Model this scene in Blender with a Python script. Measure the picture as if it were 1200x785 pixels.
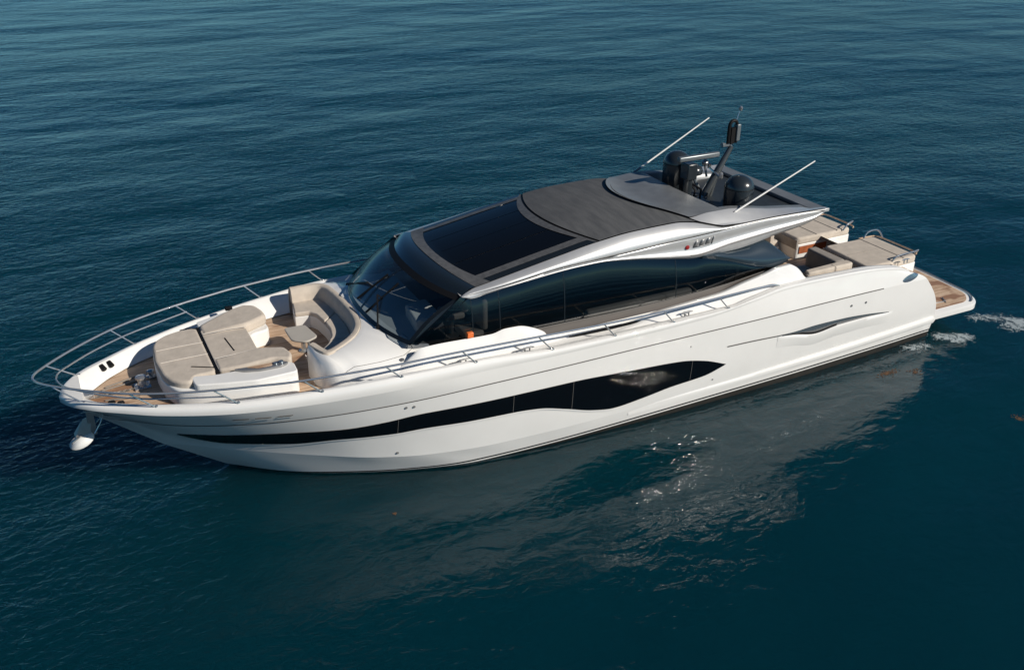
import bpy, math, random
import numpy as np
from mathutils import Vector, Matrix
random.seed(7)
R = math.radians
sc = bpy.context.scene
for o in list(bpy.data.objects):
    bpy.data.objects.remove(o)

# ------------------------------------------------------------------ camera
YAW, PITCH, ROLL = R(27.2288), R(26.8166), R(0.3602)
fwd = Vector((math.sin(YAW) * math.cos(PITCH), math.cos(YAW) * math.cos(PITCH), -math.sin(PITCH)))
rgt = Vector((math.cos(YAW), -math.sin(YAW), 0))
upv = rgt.cross(fwd)
r2 = rgt * math.cos(ROLL) + upv * math.sin(ROLL)
u2 = upv * math.cos(ROLL) - rgt * math.sin(ROLL)
cd = bpy.data.cameras.new('camera')
cam = bpy.data.objects.new('camera', cd)
sc.collection.objects.link(cam)
m = Matrix.Identity(4)
for i in range(3):
    m[i][0], m[i][1], m[i][2] = r2[i], u2[i], -fwd[i]
m[0][3], m[1][3], m[2][3] = 0.64916, -18.6562, 12.2722
cam.matrix_world = m
cd.sensor_fit = 'HORIZONTAL'
cd.sensor_width = 36
cd.lens = 36 * 1097.92 / 1200
cd.clip_start, cd.clip_end = 0.1, 9000
sc.camera = cam

# ------------------------------------------------------------------ light
SUN_EL = R(31)
SUN_H = Vector((0.617, -0.787, 0)).normalized()          # towards the sun
w = bpy.data.worlds.new('World')
sc.world = w
w.use_nodes = True
nt = w.node_tree
bg = nt.nodes['Background']
sky = nt.nodes.new('ShaderNodeTexSky')
sky.sky_type = 'NISHITA'
sky.sun_disc = False
sky.sun_elevation = SUN_EL
sky.sun_rotation = math.atan2(SUN_H.x, SUN_H.y)
sky.air_density = 0.6
sky.dust_density = 0.1
sky.ozone_density = 2.5
tint = nt.nodes.new('ShaderNodeMix')
tint.data_type = 'RGBA'
tint.blend_type = 'MULTIPLY'
tint.inputs[0].default_value = 1.0
tint.inputs[7].default_value = (0.44, 0.82, 0.98, 1)
nt.links.new(sky.outputs[0], tint.inputs[6])
nt.links.new(tint.outputs[2], bg.inputs[0])
bg.inputs[1].default_value = 0.062
sd = bpy.data.lights.new('sun', 'SUN')
sd.energy = 4.7
sd.angle = R(0.5)
sd.color = (1.0, 0.93, 0.83)
so = bpy.data.objects.new('sun', sd)
sc.collection.objects.link(so)
sdir = SUN_H * math.cos(SUN_EL) + Vector((0, 0, math.sin(SUN_EL)))
so.rotation_euler = sdir.to_track_quat('Z', 'Y').to_euler()
so.location = sdir * 60
vs = sc.view_settings
vs.view_transform = 'Standard'
vs.look = 'None'
vs.exposure = 0.0
vs.gamma = 1.0
vs.use_curve_mapping = False
sc.cycles.max_bounces = 8
sc.cycles.transparent_max_bounces = 12
sc.cycles.use_denoising = True
sc.cycles.sample_clamp_indirect = 120

# ------------------------------------------------------------------ materials
def mat(name, col, rough=0.5, metal=0.0, spec=0.5, coat=0.0, var=0.0, vscale=3.0, bump=0.0, bscale=60.0, stretch=None, vcol=None):
    M = bpy.data.materials.new(name)
    M.use_nodes = True
    t = M.node_tree
    p = t.nodes['Principled BSDF']
    p.inputs['Base Color'].default_value = (*col, 1)
    p.inputs['Roughness'].default_value = rough
    p.inputs['Metallic'].default_value = metal
    p.inputs['Specular IOR Level'].default_value = spec
    p.inputs['Coat Weight'].default_value = coat
    p.inputs['Coat Roughness'].default_value = 0.008
    if var or bump:
        tc = t.nodes.new('ShaderNodeTexCoord')
        mp = t.nodes.new('ShaderNodeMapping')
        t.links.new(tc.outputs['Object'], mp.inputs[0])
        if stretch:
            mp.inputs['Scale'].default_value = stretch
    if var:
        n = t.nodes.new('ShaderNodeTexNoise')
        n.inputs['Scale'].default_value = vscale
        n.inputs['Detail'].default_value = 5
        t.links.new(mp.outputs[0], n.inputs['Vector'])
        mx = t.nodes.new('ShaderNodeMix')
        mx.data_type = 'RGBA'
        v2 = vcol or tuple(c * (1 - var) for c in col)
        mx.inputs[6].default_value = (*col, 1)
        mx.inputs[7].default_value = (*v2, 1)
        cr = t.nodes.new('ShaderNodeMapRange')
        cr.inputs[1].default_value = 0.35
        cr.inputs[2].default_value = 0.65
        t.links.new(n.outputs[0], cr.inputs[0])
        t.links.new(cr.outputs[0], mx.inputs[0])
        t.links.new(mx.outputs[2], p.inputs['Base Color'])
    if bump:
        n2 = t.nodes.new('ShaderNodeTexNoise')
        n2.inputs['Scale'].default_value = bscale
        n2.inputs['Detail'].default_value = 3
        t.links.new(mp.outputs[0], n2.inputs['Vector'])
        b = t.nodes.new('ShaderNodeBump')
        b.inputs['Strength'].default_value = bump
        b.inputs['Distance'].default_value = 0.02
        t.links.new(n2.outputs[0], b.inputs['Height'])
        t.links.new(b.outputs[0], p.inputs['Normal'])
    return M

GEL = mat('gelcoat_white', (0.83, 0.82, 0.79), 0.6, spec=0.1, coat=1.0, var=0.035, vscale=1.3)
GEL.node_tree.nodes['Principled BSDF'].inputs['Coat IOR'].default_value = 1.85
DECKW = mat('deck_moulding_white', (0.80, 0.79, 0.76), 0.4, var=0.05, vscale=2.5, bump=0.08, bscale=220)
SILVER = mat('silver_metallic_paint', (0.60, 0.60, 0.595), 0.36, metal=0.45, coat=0.35, var=0.05, vscale=5)
SILVERDIM = mat('silver_paint_dimmed_top', (0.24, 0.25, 0.255), 0.40, metal=0.35, var=0.16, vscale=3.5, bump=0.05, bscale=40)  # same silver paint, darkened where the sun only grazes the roof top
FRAME = mat('roof_frame_grey', (0.13, 0.13, 0.13), 0.5, metal=0.2, var=0.3, vscale=9, bump=0.15, bscale=150)
FABRIC = mat('grey_roof_fabric', (0.10, 0.102, 0.104), 0.85, var=0.28, vscale=2.2, bump=0.25, bscale=25, stretch=(3.0, 0.6, 1), vcol=(0.068, 0.071, 0.075))
BLACKG = mat('black_gloss_panel', (0.012, 0.016, 0.02), 0.12, spec=0.35, coat=0.1)
ROOFGL = mat('black_roof_glass', (0.004, 0.005, 0.007), 0.08, spec=0.22)
BROW = mat('brow_dark_panel', (0.012, 0.018, 0.024), 0.14, spec=0.5, coat=0.5)
NAVY = mat('dark_blue_gloss', (0.03, 0.045, 0.058), 0.12, metal=0.2, coat=0.8)
HULLGL = mat('hull_window_glass', (0.003, 0.004, 0.006), 0.012, spec=0.5)
HULLGL.node_tree.nodes['Principled BSDF'].inputs['IOR'].default_value = 1.45
BLACK = mat('black_rubber', (0.009, 0.009, 0.010), 0.55, spec=0.15)
GROOVE = mat('groove_shadow_gap', (0.11, 0.105, 0.10), 0.6)
STEEL = mat('stainless_steel', (0.56, 0.56, 0.555), 0.15, metal=0.75)
STEELD = mat('brushed_steel', (0.30, 0.30, 0.30), 0.35, metal=0.6)
ANTIF = mat('dark_antifouling', (0.02, 0.018, 0.014), 0.6, var=0.4, vscale=6)
STRIPE = mat('black_boot_stripe', (0.012, 0.012, 0.013), 0.25)
DOME = mat('dark_grey_dome', (0.022, 0.028, 0.033), 0.25, coat=0.4)
MASTG = mat('mast_grey', (0.17, 0.19, 0.20), 0.35, metal=0.4)
MASTD = mat('mast_dark_grey', (0.075, 0.085, 0.09), 0.32, metal=0.3, coat=0.3)
WHITEP = mat('white_antenna', (0.78, 0.77, 0.74), 0.4)
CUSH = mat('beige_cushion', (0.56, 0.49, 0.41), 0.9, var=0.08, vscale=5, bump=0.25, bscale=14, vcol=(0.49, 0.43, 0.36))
CUSHD = mat('taupe_shaded_cushion', (0.30, 0.27, 0.24), 0.9, var=0.15, vscale=6, bump=0.2, bscale=15)  # also carries the shade painted on the sunbeds' forward faces
SEAM = mat('pale_piping', (0.6, 0.555, 0.5), 0.85)
TABLET = mat('beige_table_top', (0.44, 0.41, 0.36), 0.6, var=0.06)
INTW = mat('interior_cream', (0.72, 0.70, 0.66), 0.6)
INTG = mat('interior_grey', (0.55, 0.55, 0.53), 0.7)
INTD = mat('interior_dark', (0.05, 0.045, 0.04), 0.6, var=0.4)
ORANGE = mat('orange_lens', (0.75, 0.17, 0.04), 0.35)
RED = mat('red_lens', (0.3, 0.015, 0.015), 0.3)
SKYGL = mat('tinted_mirror_steel', (0.34, 0.40, 0.44), 0.12, metal=0.8)
WEED = mat('brown_sargassum', (0.13, 0.065, 0.028), 0.8, var=0.5, vscale=20)
REDWOOD = mat('varnished_red_wood', (0.42, 0.13, 0.055), 0.3, var=0.3, vscale=6)
CHAIN = mat('dull_chain', (0.22, 0.19, 0.16), 0.7)
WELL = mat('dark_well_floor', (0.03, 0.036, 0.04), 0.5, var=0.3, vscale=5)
TRIM = mat('brown_side_trim', (0.042, 0.031, 0.024), 0.6, var=0.25, vscale=4, stretch=(0.5, 4, 4))


def teak_mat(name, axis_y=True, wet=0.35):
    M = bpy.data.materials.new(name)
    M.use_nodes = True
    t = M.node_tree
    p = t.nodes['Principled BSDF']
    tc = t.nodes.new('ShaderNodeTexCoord')
    sx = t.nodes.new('ShaderNodeSeparateXYZ')
    t.links.new(tc.outputs['Object'], sx.inputs[0])
    k = t.nodes.new('ShaderNodeMath'); k.operation = 'MULTIPLY'; k.inputs[1].default_value = 1 / 0.055
    t.links.new(sx.outputs['Y' if axis_y else 'X'], k.inputs[0])
    fr = t.nodes.new('ShaderNodeMath'); fr.operation = 'FRACT'
    fl = t.nodes.new('ShaderNodeMath'); fl.operation = 'FLOOR'
    t.links.new(k.outputs[0], fr.inputs[0]); t.links.new(k.outputs[0], fl.inputs[0])
    seam = t.nodes.new('ShaderNodeMath'); seam.operation = 'LESS_THAN'; seam.inputs[1].default_value = 0.10
    t.links.new(fr.outputs[0], seam.inputs[0])
    wn = t.nodes.new('ShaderNodeTexWhiteNoise'); wn.noise_dimensions = '1D'
    t.links.new(fl.outputs[0], wn.inputs['W'])
    mp = t.nodes.new('ShaderNodeMapping')
    mp.inputs['Scale'].default_value = (1.2, 12, 1) if axis_y else (12, 1.2, 1)
    t.links.new(tc.outputs['Object'], mp.inputs[0])
    gn = t.nodes.new('ShaderNodeTexNoise'); gn.inputs['Scale'].default_value = 2.2; gn.inputs['Detail'].default_value = 6
    t.links.new(mp.outputs[0], gn.inputs['Vector'])
    ad = t.nodes.new('ShaderNodeMath'); ad.operation = 'MULTIPLY_ADD'; ad.inputs[1].default_value = 0.35
    t.links.new(wn.outputs['Value'], ad.inputs[0]); t.links.new(gn.outputs[0], ad.inputs[2])
    cr = t.nodes.new('ShaderNodeValToRGB')
    cr.color_ramp.elements[0].position = 0.35; cr.color_ramp.elements[0].color = (0.42, 0.27, 0.165, 1)
    cr.color_ramp.elements[1].position = 0.9; cr.color_ramp.elements[1].color = (0.64, 0.47, 0.33, 1)
    t.links.new(ad.outputs[0], cr.inputs[0])
    # damp patches
    wt = t.nodes.new('ShaderNodeTexNoise'); wt.inputs['Scale'].default_value = 1.6; wt.inputs['Detail'].default_value = 4
    mp2 = t.nodes.new('ShaderNodeMapping'); mp2.inputs['Scale'].default_value = (0.7, 1.6, 1)
    t.links.new(tc.outputs['Object'], mp2.inputs[0]); t.links.new(mp2.outputs[0], wt.inputs['Vector'])
    wr = t.nodes.new('ShaderNodeMapRange'); wr.inputs[1].default_value = 0.62 - 0.2 * wet; wr.inputs[2].default_value = 0.70 - 0.2 * wet
    t.links.new(wt.outputs[0], wr.inputs[0])
    m1 = t.nodes.new('ShaderNodeMix'); m1.data_type = 'RGBA'
    m1.inputs[7].default_value = (0.27, 0.12, 0.05, 1)
    wk = t.nodes.new('ShaderNodeMath'); wk.operation = 'MULTIPLY'; wk.inputs[1].default_value = 0.75
    t.links.new(wr.outputs[0], wk.inputs[0]); t.links.new(wk.outputs[0], m1.inputs[0]); t.links.new(cr.outputs[0], m1.inputs[6])
    m2 = t.nodes.new('ShaderNodeMix'); m2.data_type = 'RGBA'
    m2.inputs[7].default_value = (0.06, 0.05, 0.045, 1)
    sk = t.nodes.new('ShaderNodeMath'); sk.operation = 'MULTIPLY'; sk.inputs[1].default_value = 0.6
    t.links.new(seam.outputs[0], sk.inputs[0]); t.links.new(sk.outputs[0], m2.inputs[0]); t.links.new(m1.outputs[2], m2.inputs[6])
    t.links.new(m2.outputs[2], p.inputs['Base Color'])
    rr = t.nodes.new('ShaderNodeMapRange'); rr.inputs[3].default_value = 0.7; rr.inputs[4].default_value = 0.3
    t.links.new(wr.outputs[0], rr.inputs[0]); t.links.new(rr.outputs[0], p.inputs['Roughness'])
    return M


TEAK = teak_mat('teak_planks')
TEAKX = teak_mat('teak_platform', True, 0.75)


def glass_mat(name, tint, refl_ior=1.5, rough=0.015):
    M = bpy.data.materials.new(name)
    M.use_nodes = True
    t = M.node_tree
    t.nodes.clear()
    out = t.nodes.new('ShaderNodeOutputMaterial')
    tr = t.nodes.new('ShaderNodeBsdfTransparent'); tr.inputs[0].default_value = (*tint, 1)
    gl = t.nodes.new('ShaderNodeBsdfGlossy'); gl.inputs['Roughness'].default_value = rough
    fr = t.nodes.new('ShaderNodeFresnel')
    # a thin pane reflects alike from both of its faces
    geo = t.nodes.new('ShaderNodeNewGeometry')
    side_ = t.nodes.new('ShaderNodeMapRange')
    side_.inputs[3].default_value = refl_ior
    side_.inputs[4].default_value = 1 / refl_ior
    t.links.new(geo.outputs['Backfacing'], side_.inputs[0])
    t.links.new(side_.outputs[0], fr.inputs['IOR'])
    mx = t.nodes.new('ShaderNodeMixShader')
    t.links.new(fr.outputs[0], mx.inputs[0]); t.links.new(tr.outputs[0], mx.inputs[1]); t.links.new(gl.outputs[0], mx.inputs[2])
    t.links.new(mx.outputs[0], out.inputs[0])
    return M


WSGL = glass_mat('windscreen_glass', (0.56, 0.62, 0.65), 1.85)
SIDEGL = glass_mat('side_glass', (0.22, 0.225, 0.225), 1.75)
CLEAR = glass_mat('pale_glass', (0.7, 0.8, 0.82), 1.5)


def water_mat():
    M = bpy.data.materials.new('sea_water')
    M.use_nodes = True
    t = M.node_tree
    p = t.nodes['Principled BSDF']
    p.inputs['Base Color'].default_value = (0.0007, 0.027, 0.041, 1)
    p.inputs['Roughness'].default_value = 0.0
    p.inputs['Subsurface Weight'].default_value = 1.0
    p.inputs['Subsurface Radius'].default_value = (4.0, 15.0, 18.0)
    p.inputs['Subsurface Scale'].default_value = 1.0
    p.inputs['IOR'].default_value = 1.333
    p.inputs['Specular IOR Level'].default_value = 0.5
    tc = t.nodes.new('ShaderNodeTexCoord')

    def noise(ang, sx, sy, scale, detail, rough=0.55, dist=0.0):
        mp = t.nodes.new('ShaderNodeMapping')
        mp.inputs['Rotation'].default_value = (0, 0, R(ang))
        mp.inputs['Scale'].default_value = (sx, sy, 1)
        t.links.new(tc.outputs['Object'], mp.inputs[0])
        n = t.nodes.new('ShaderNodeTexNoise')
        n.inputs['Scale'].default_value = scale
        n.inputs['Detail'].default_value = detail
        n.inputs['Roughness'].default_value = rough
        n.inputs['Distortion'].default_value = dist
        t.links.new(mp.outputs[0], n.inputs['Vector'])
        return n.outputs[0]

    def mul(a, k):
        x = t.nodes.new('ShaderNodeMath'); x.operation = 'MULTIPLY'
        t.links.new(a, x.inputs[0])
        if isinstance(k, (int, float)):
            x.inputs[1].default_value = k
        else:
            t.links.new(k, x.inputs[1])
        return x.outputs[0]

    def add(a, b):
        x = t.nodes.new('ShaderNodeMath'); x.operation = 'ADD'
        t.links.new(a, x.inputs[0]); t.links.new(b, x.inputs[1])
        return x.outputs[0]

    # heights in metres; crest lines run roughly across the picture
    swell = mul(noise(18, 0.55, 1.0, 0.13, 2), 0.65)
    wave = add(mul(noise(16, 0.65, 1.0, 0.62, 2, 0.45, 0.5), 0.075), mul(noise(-28, 0.7, 1.0, 0.9, 2, 0.45, 0.6), 0.04))
    chop = mul(noise(22, 0.6, 1.0, 1.9, 3, 0.5, 0.8), 0.054)
    rip = mul(noise(4, 0.7, 1.0, 5.5, 4, 0.6, 0.6), 0.037)
    # the water under the lee side of the hull is calmer than the open sea
    sep = t.nodes.new('ShaderNodeSeparateXYZ'); t.links.new(tc.outputs['Object'], sep.inputs[0])

    def ramp(a, b_, lo, hi):
        r_ = t.nodes.new('ShaderNodeMapRange'); r_.interpolation_type = 'SMOOTHSTEP'
        r_.inputs[1].default_value = a; r_.inputs[2].default_value = b_
        r_.inputs[3].default_value = lo; r_.inputs[4].default_value = hi
        t.links.new(sep.outputs['Y'], r_.inputs[0])
        x_ = t.nodes.new('ShaderNodeMapRange'); x_.interpolation_type = 'SMOOTHSTEP'
        x_.inputs[1].default_value = -1.0; x_.inputs[2].default_value = 7.0
        x_.inputs[3].default_value = hi; x_.inputs[4].default_value = lo
        t.links.new(sep.outputs['X'], x_.inputs[0])
        mx_ = t.nodes.new('ShaderNodeMath'); mx_.operation = 'MAXIMUM'
        t.links.new(r_.outputs[0], mx_.inputs[0]); t.links.new(x_.outputs[0], mx_.inputs[1])
        return mx_.outputs[0]

    patch = t.nodes.new('ShaderNodeMapRange')
    patch.inputs[1].default_value = 0.3; patch.inputs[2].default_value = 0.7
    patch.inputs[3].default_value = 0.6; patch.inputs[4].default_value = 1.3
    t.links.new(noise(30, 0.5, 1, 0.05, 3), patch.inputs[0])
    h = add(add(swell, mul(wave, ramp(-3, 8, 0.75, 1.0))), mul(add(mul(chop, ramp(-3, 8, 0.52, 1.0)), mul(rip, ramp(-4, 9, 0.22, 1.0))), patch.outputs[0]))
    b = t.nodes.new('ShaderNodeBump')
    b.inputs['Strength'].default_value = 1.0
    b.inputs['Distance'].default_value = 1.0
    t.links.new(h, b.inputs['Height'])
    t.links.new(b.outputs[0], p.inputs['Normal'])
    return M


WATER = water_mat()


def foam_mat():
    M = bpy.data.materials.new('sea_foam')
    M.use_nodes = True
    t = M.node_tree
    p = t.nodes['Principled BSDF']
    p.inputs['Base Color'].default_value = (0.62, 0.70, 0.72, 1)
    p.inputs['Roughness'].default_value = 0.7
    tc = t.nodes.new('ShaderNodeTexCoord')
    n = t.nodes.new('ShaderNodeTexNoise'); n.inputs['Scale'].default_value = 4.5; n.inputs['Detail'].default_value = 8; n.inputs['Roughness'].default_value = 0.72; n.inputs['Distortion'].default_value = 1.4
    t.links.new(tc.outputs['Object'], n.inputs['Vector'])
    at = t.nodes.new('ShaderNodeAttribute'); at.attribute_name = 'cover'
    ad = t.nodes.new('ShaderNodeMath'); ad.operation = 'MULTIPLY_ADD'; ad.inputs[1].default_value = 0.55
    nb = t.nodes.new('ShaderNodeMath'); nb.operation = 'MULTIPLY_ADD'; nb.inputs[1].default_value = 2.6; nb.inputs[2].default_value = -1.3
    t.links.new(n.outputs[0], nb.inputs[0])
    t.links.new(at.outputs['Fac'], ad.inputs[0]); t.links.new(nb.outputs[0], ad.inputs[2])
    mr = t.nodes.new('ShaderNodeMapRange'); mr.inputs[1].default_value = 0.22; mr.inputs[2].default_value = 0.62; mr.inputs[4].default_value = 0.6
    t.links.new(ad.outputs[0], mr.inputs[0]); t.links.new(mr.outputs[0], p.inputs['Alpha'])
    return M


FOAM = foam_mat()

# ------------------------------------------------------------------ helpers
ROOTLOC = {}


def off(parent):
    o = Vector((0, 0, 0))
    while parent is not None:
        o += parent.location
        parent = parent.parent
    return o


def build(name, verts, faces, material, parent=None, smooth=35, origin=None, bevel=0, segs=3, subsurf=0, solid=0):
    """verts in world coordinates -> ONE mesh object"""
    me = bpy.data.meshes.new(name)
    base = Vector(origin) if origin is not None else off(parent)
    me.from_pydata([tuple(Vector(v) - base) for v in verts], [], faces)
    me.validate()
    me.polygons.foreach_set('use_smooth', [bool(smooth)] * len(me.polygons))
    if smooth and smooth < 180:
        me.set_sharp_from_angle(angle=R(smooth))
    me.materials.append(material)
    ob = bpy.data.objects.new(name, me)
    sc.collection.objects.link(ob)
    if parent is not None:
        ob.parent = parent
    elif origin is not None:
        ob.location = base
    if solid:
        s = ob.modifiers.new('solid', 'SOLIDIFY'); s.thickness = solid; s.offset = -1
    if bevel:
        b = ob.modifiers.new('bevel', 'BEVEL'); b.width = bevel; b.segments = segs; b.limit_method = 'ANGLE'; b.angle_limit = R(40)
    if subsurf:
        s = ob.modifiers.new('sub', 'SUBSURF'); s.levels = subsurf; s.render_levels = subsurf
    return ob


def thing(name, label, cat, loc, group=None):
    o = bpy.data.objects.new(name, None)
    sc.collection.objects.link(o)
    o.location = loc
    o.empty_display_size = 0.3
    o['label'] = label
    o['category'] = cat
    if group:
        o['group'] = group
    return o


def pchip(xs, ys):
    xs = np.array(xs, float); ys = np.array(ys, float)
    h = np.diff(xs); d = np.diff(ys) / h
    mm = np.zeros_like(ys)
    mm[0], mm[-1] = d[0], d[-1]
    for i in range(1, len(xs) - 1):
        if d[i - 1] * d[i] <= 0:
            mm[i] = 0
        else:
            w1, w2 = 2 * h[i] + h[i - 1], h[i] + 2 * h[i - 1]
            mm[i] = (w1 + w2) / (w1 / d[i - 1] + w2 / d[i])

    def f(x):
        x = min(max(x, xs[0]), xs[-1])
        i = int(min(max(np.searchsorted(xs, x) - 1, 0), len(xs) - 2))
        t = (x - xs[i]) / h[i]
        return float((2 * t**3 - 3 * t**2 + 1) * ys[i] + (t**3 - 2 * t**2 + t) * h[i] * mm[i] + (-2 * t**3 + 3 * t**2) * ys[i + 1] + (t**3 - t**2) * h[i] * mm[i + 1])
    return f


def curve(pts):
    """pts: (x, halfbreadth, z) -> function x -> (x, y, z), y positive outboard"""
    xs = [p[0] for p in pts]
    fy, fz = pchip(xs, [p[1] for p in pts]), pchip(xs, [p[2] for p in pts])

    def f(x):
        return (x, fy(x), fz(x))
    f.x0, f.x1 = xs[0], xs[-1]
    return f


def gridmesh(rows, closed=False):
    n, k = len(rows), len(rows[0])
    v = [p for r in rows for p in r]
    f = []
    for i in range(n - 1):
        for j in range(k - 1 + (1 if closed else 0)):
            a, b = i * k + j, i * k + (j + 1) % k
            f.append((a, b, b + k, a + k))
    return v, f


def join(*ms):
    v, f = [], []
    for mv, mf in ms:
        o = len(v)
        v += list(mv)
        f += [tuple(i + o for i in q) for q in mf]
    return v, f


def mirror(mesh):
    v, f = mesh
    return [(p[0], -p[1], p[2]) for p in v], [tuple(reversed(q)) for q in f]


def both(mesh):
    return join(mesh, mirror(mesh))


def build2(name, mesh, material, parent, **kw):
    # the port piece and the starboard piece, each its own object
    build(name, *mirror(mesh), material, parent, **kw)
    return build(name, *mesh, material, parent, **kw)


def stbd(mesh):
    return mesh


def port(mesh):
    return mirror(mesh)


def prism(outline, z0, z1):
    """outline: (x, y) list; z0/z1 numbers or functions of (x, y)"""
    n = len(outline)
    a0 = z0 if callable(z0) else (lambda x, y: z0)
    a1 = z1 if callable(z1) else (lambda x, y: z1)
    v = [(x, y, a0(x, y)) for x, y in outline] + [(x, y, a1(x, y)) for x, y in outline]
    f = [tuple(range(n - 1, -1, -1)), tuple(range(n, 2 * n))]
    for i in range(n):
        j = (i + 1) % n
        f.append((i, j, n + j, n + i))
    return v, f


def box(x0, x1, y0, y1, z0, z1):
    return prism([(x0, y0), (x1, y0), (x1, y1), (x0, y1)], z0, z1)


def tube(pts, r, n=8, cap=True, closed=False):
    P = [Vector(p) for p in pts]
    rr = r if isinstance(r, (list, tuple)) else [r] * len(P)
    rows = []
    N = None
    for i, p in enumerate(P):
        if closed:
            d = P[(i + 1) % len(P)] - P[i - 1]
        else:
            d = P[min(i + 1, len(P) - 1)] - P[max(i - 1, 0)]
        d.normalize()
        if N is None:
            a = Vector((0, 0, 1)) if abs(d.z) < 0.9 else Vector((1, 0, 0))
            N = d.cross(a).normalized()
        else:
            N = (N - d * N.dot(d)).normalized()
        Bn = d.cross(N)
        rows.append([tuple(p + (N * math.cos(2 * math.pi * j / n) + Bn * math.sin(2 * math.pi * j / n)) * rr[i]) for j in range(n)])
    if closed:
        rows.append(rows[0])
    v, f = gridmesh(rows, True)
    if cap and not closed:
        f.append(tuple(range(n - 1, -1, -1)))
        k = (len(rows) - 1) * n
        f.append(tuple(range(k, k + n)))
    return v, f


def lathe(c, prof, n=28, axis='Z'):
    """prof: (radius, height) list around a point c"""
    rows = []
    for r_, h in prof:
        row = []
        for j in range(n):
            a = 2 * math.pi * j / n
            x, y = r_ * math.cos(a), r_ * math.sin(a)
            row.append((c[0] + x, c[1] + y, c[2] + h) if axis == 'Z' else ((c[0] + h, c[1] + x, c[2] + y) if axis == 'X' else (c[0] + x, c[1] + h, c[2] + y)))
        rows.append(row)
    v, f = gridmesh(rows, True)
    f.append(tuple(range(n - 1, -1, -1)))
    k = (len(rows) - 1) * n
    f.append(tuple(range(k, k + n)))
    return v, f


def smoothline(pts, n=8):
    """Catmull-Rom through 3D points"""
    P = [Vector(p) for p in pts]
    out = []
    for i in range(len(P) - 1):
        a, b, c, d = P[max(i - 1, 0)], P[i], P[i + 1], P[min(i + 2, len(P) - 1)]
        for k in range(n):
            t = k / n
            out.append(tuple(0.5 * ((2 * b) + (c - a) * t + (2 * a - 5 * b + 4 * c - d) * t * t + (3 * b - a - 3 * c + d) * t**3)))
    out.append(tuple(P[-1]))
    return out


def rnd_poly(pts, r=0.1, n=4):
    """round the corners of a 2D polygon"""
    out = []
    m_ = len(pts)
    for i in range(m_):
        p, a, b = Vector(pts[i]), Vector(pts[i - 1]), Vector(pts[(i + 1) % m_])
        rr = r[i] if isinstance(r, (list, tuple)) else r
        da, db = (a - p), (b - p)
        q = min(rr, da.length * 0.45, db.length * 0.45)
        s, e = p + da.normalized() * q, p + db.normalized() * q
        for k in range(n + 1):
            t = k / n
            out.append(tuple((1 - t)**2 * s + 2 * t * (1 - t) * p + t * t * e))
    return out


# ------------------------------------------------------------------ the sea
def sea():
    xs = [-3000, -600, -150, -40, 0, 25, 60, 150, 600, 3000]
    ys = [-3000, -600, -150, -40, -10, 10, 40, 150, 600, 3000]
    rows = [[(x, y, 0) for x in xs] for y in ys]
    v, f = gridmesh(rows)
    o = build('water', v, f, WATER, smooth=180)
    o['kind'] = 'structure'


sea()

# ------------------------------------------------------------------ hull lines
YACHT = thing('yacht', 'large white motor yacht with dark glass and silver roof, adrift on the blue sea', 'yacht', (12, 0, 0))
stem = pchip([0, 0.44, 0.8, 1.57, 2.16, 2.72, 3.18, 4.5, 7, 16, 22.6], [2.5, 2.08, 1.76, 1.11, 0.56, 0.16, -0.12, -0.55, -0.85, -0.8, -0.6])
crease = curve([(-0.02, 0.02, 2.46), (0.08, 0.34, 2.54), (0.45, 0.80, 2.575), (1.0, 1.20, 2.57), (1.66, 1.60, 2.55), (3.12, 2.20, 2.53), (4.7, 2.58, 2.55), (6.3, 2.81, 2.58), (8, 2.865, 2.58), (10, 2.885, 2.54), (12, 2.885, 2.53), (14, 2.87, 2.56), (15.5, 2.82, 2.68), (16.5, 2.76, 2.76), (18.1, 2.70, 2.72), (19.3, 2.67, 2.66), (20.0, 2.65, 2.59), (20.7, 2.63, 2.46), (21.1, 2.61, 2.33)])
top = curve([(-0.02, 0.0, 2.58), (0.1, 0.26, 2.66), (0.45, 0.68, 2.68), (1.0, 1.08, 2.69), (1.66, 1.49, 2.71), (3.12, 2.12, 2.74), (4.7, 2.52, 2.80), (6.3, 2.76, 2.85), (8, 2.82, 2.83), (9.8, 2.835, 2.70), (11.4, 2.835, 2.67), (13, 2.825, 2.66), (14.7, 2.80, 2.66), (15.6, 2.74, 2.76), (16.5, 2.68, 2.85), (17.3, 2.64, 2.83), (18.1, 2.60, 2.79), (19.3, 2.57, 2.73), (20.0, 2.55, 2.65), (20.7, 2.54, 2.52), (21.0, 2.53, 2.40)])
knuck = curve([(0.70, 0.02, 1.86), (0.95, 0.40, 1.99), (1.13, 0.58, 2.03), (1.77, 1.11, 2.04), (2.55, 1.55, 2.04), (4.07, 2.17, 2.08), (5.54, 2.54, 2.13), (6.84, 2.73, 2.17), (8.38, 2.85, 2.22), (10.95, 2.885, 2.22), (15.05, 2.87, 2.18), (18.9, 2.79, 2.13), (20.1, 2.74, 2.09), (21.80, 2.66, 2.02)])
chine = curve([(1.75, 0.02, 0.94), (2.2, 0.36, 0.98), (3.0, 0.86, 0.93), (4.7, 1.66, 0.74), (5.8, 2.10, 0.62), (7.0, 2.41, 0.53), (8.5, 2.63, 0.49), (11, 2.76, 0.50), (15, 2.77, 0.54), (18, 2.73, 0.57), (21, 2.65, 0.62), (22.55, 2.60, 0.66)])
wline = curve([(3.05, 0.02, 0.0), (4.19, 0.92, 0), (5.22, 1.46, 0), (6.54, 2.0, 0), (8.15, 2.42, 0), (11.2, 2.63, 0), (14, 2.69, 0), (17, 2.69, 0), (20, 2.61, 0), (22.55, 2.48, 0)])


def cx(c, u):
    return c(c.x0 + (c.x1 - c.x0) * (u ** 1.7))


NU = 110


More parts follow.
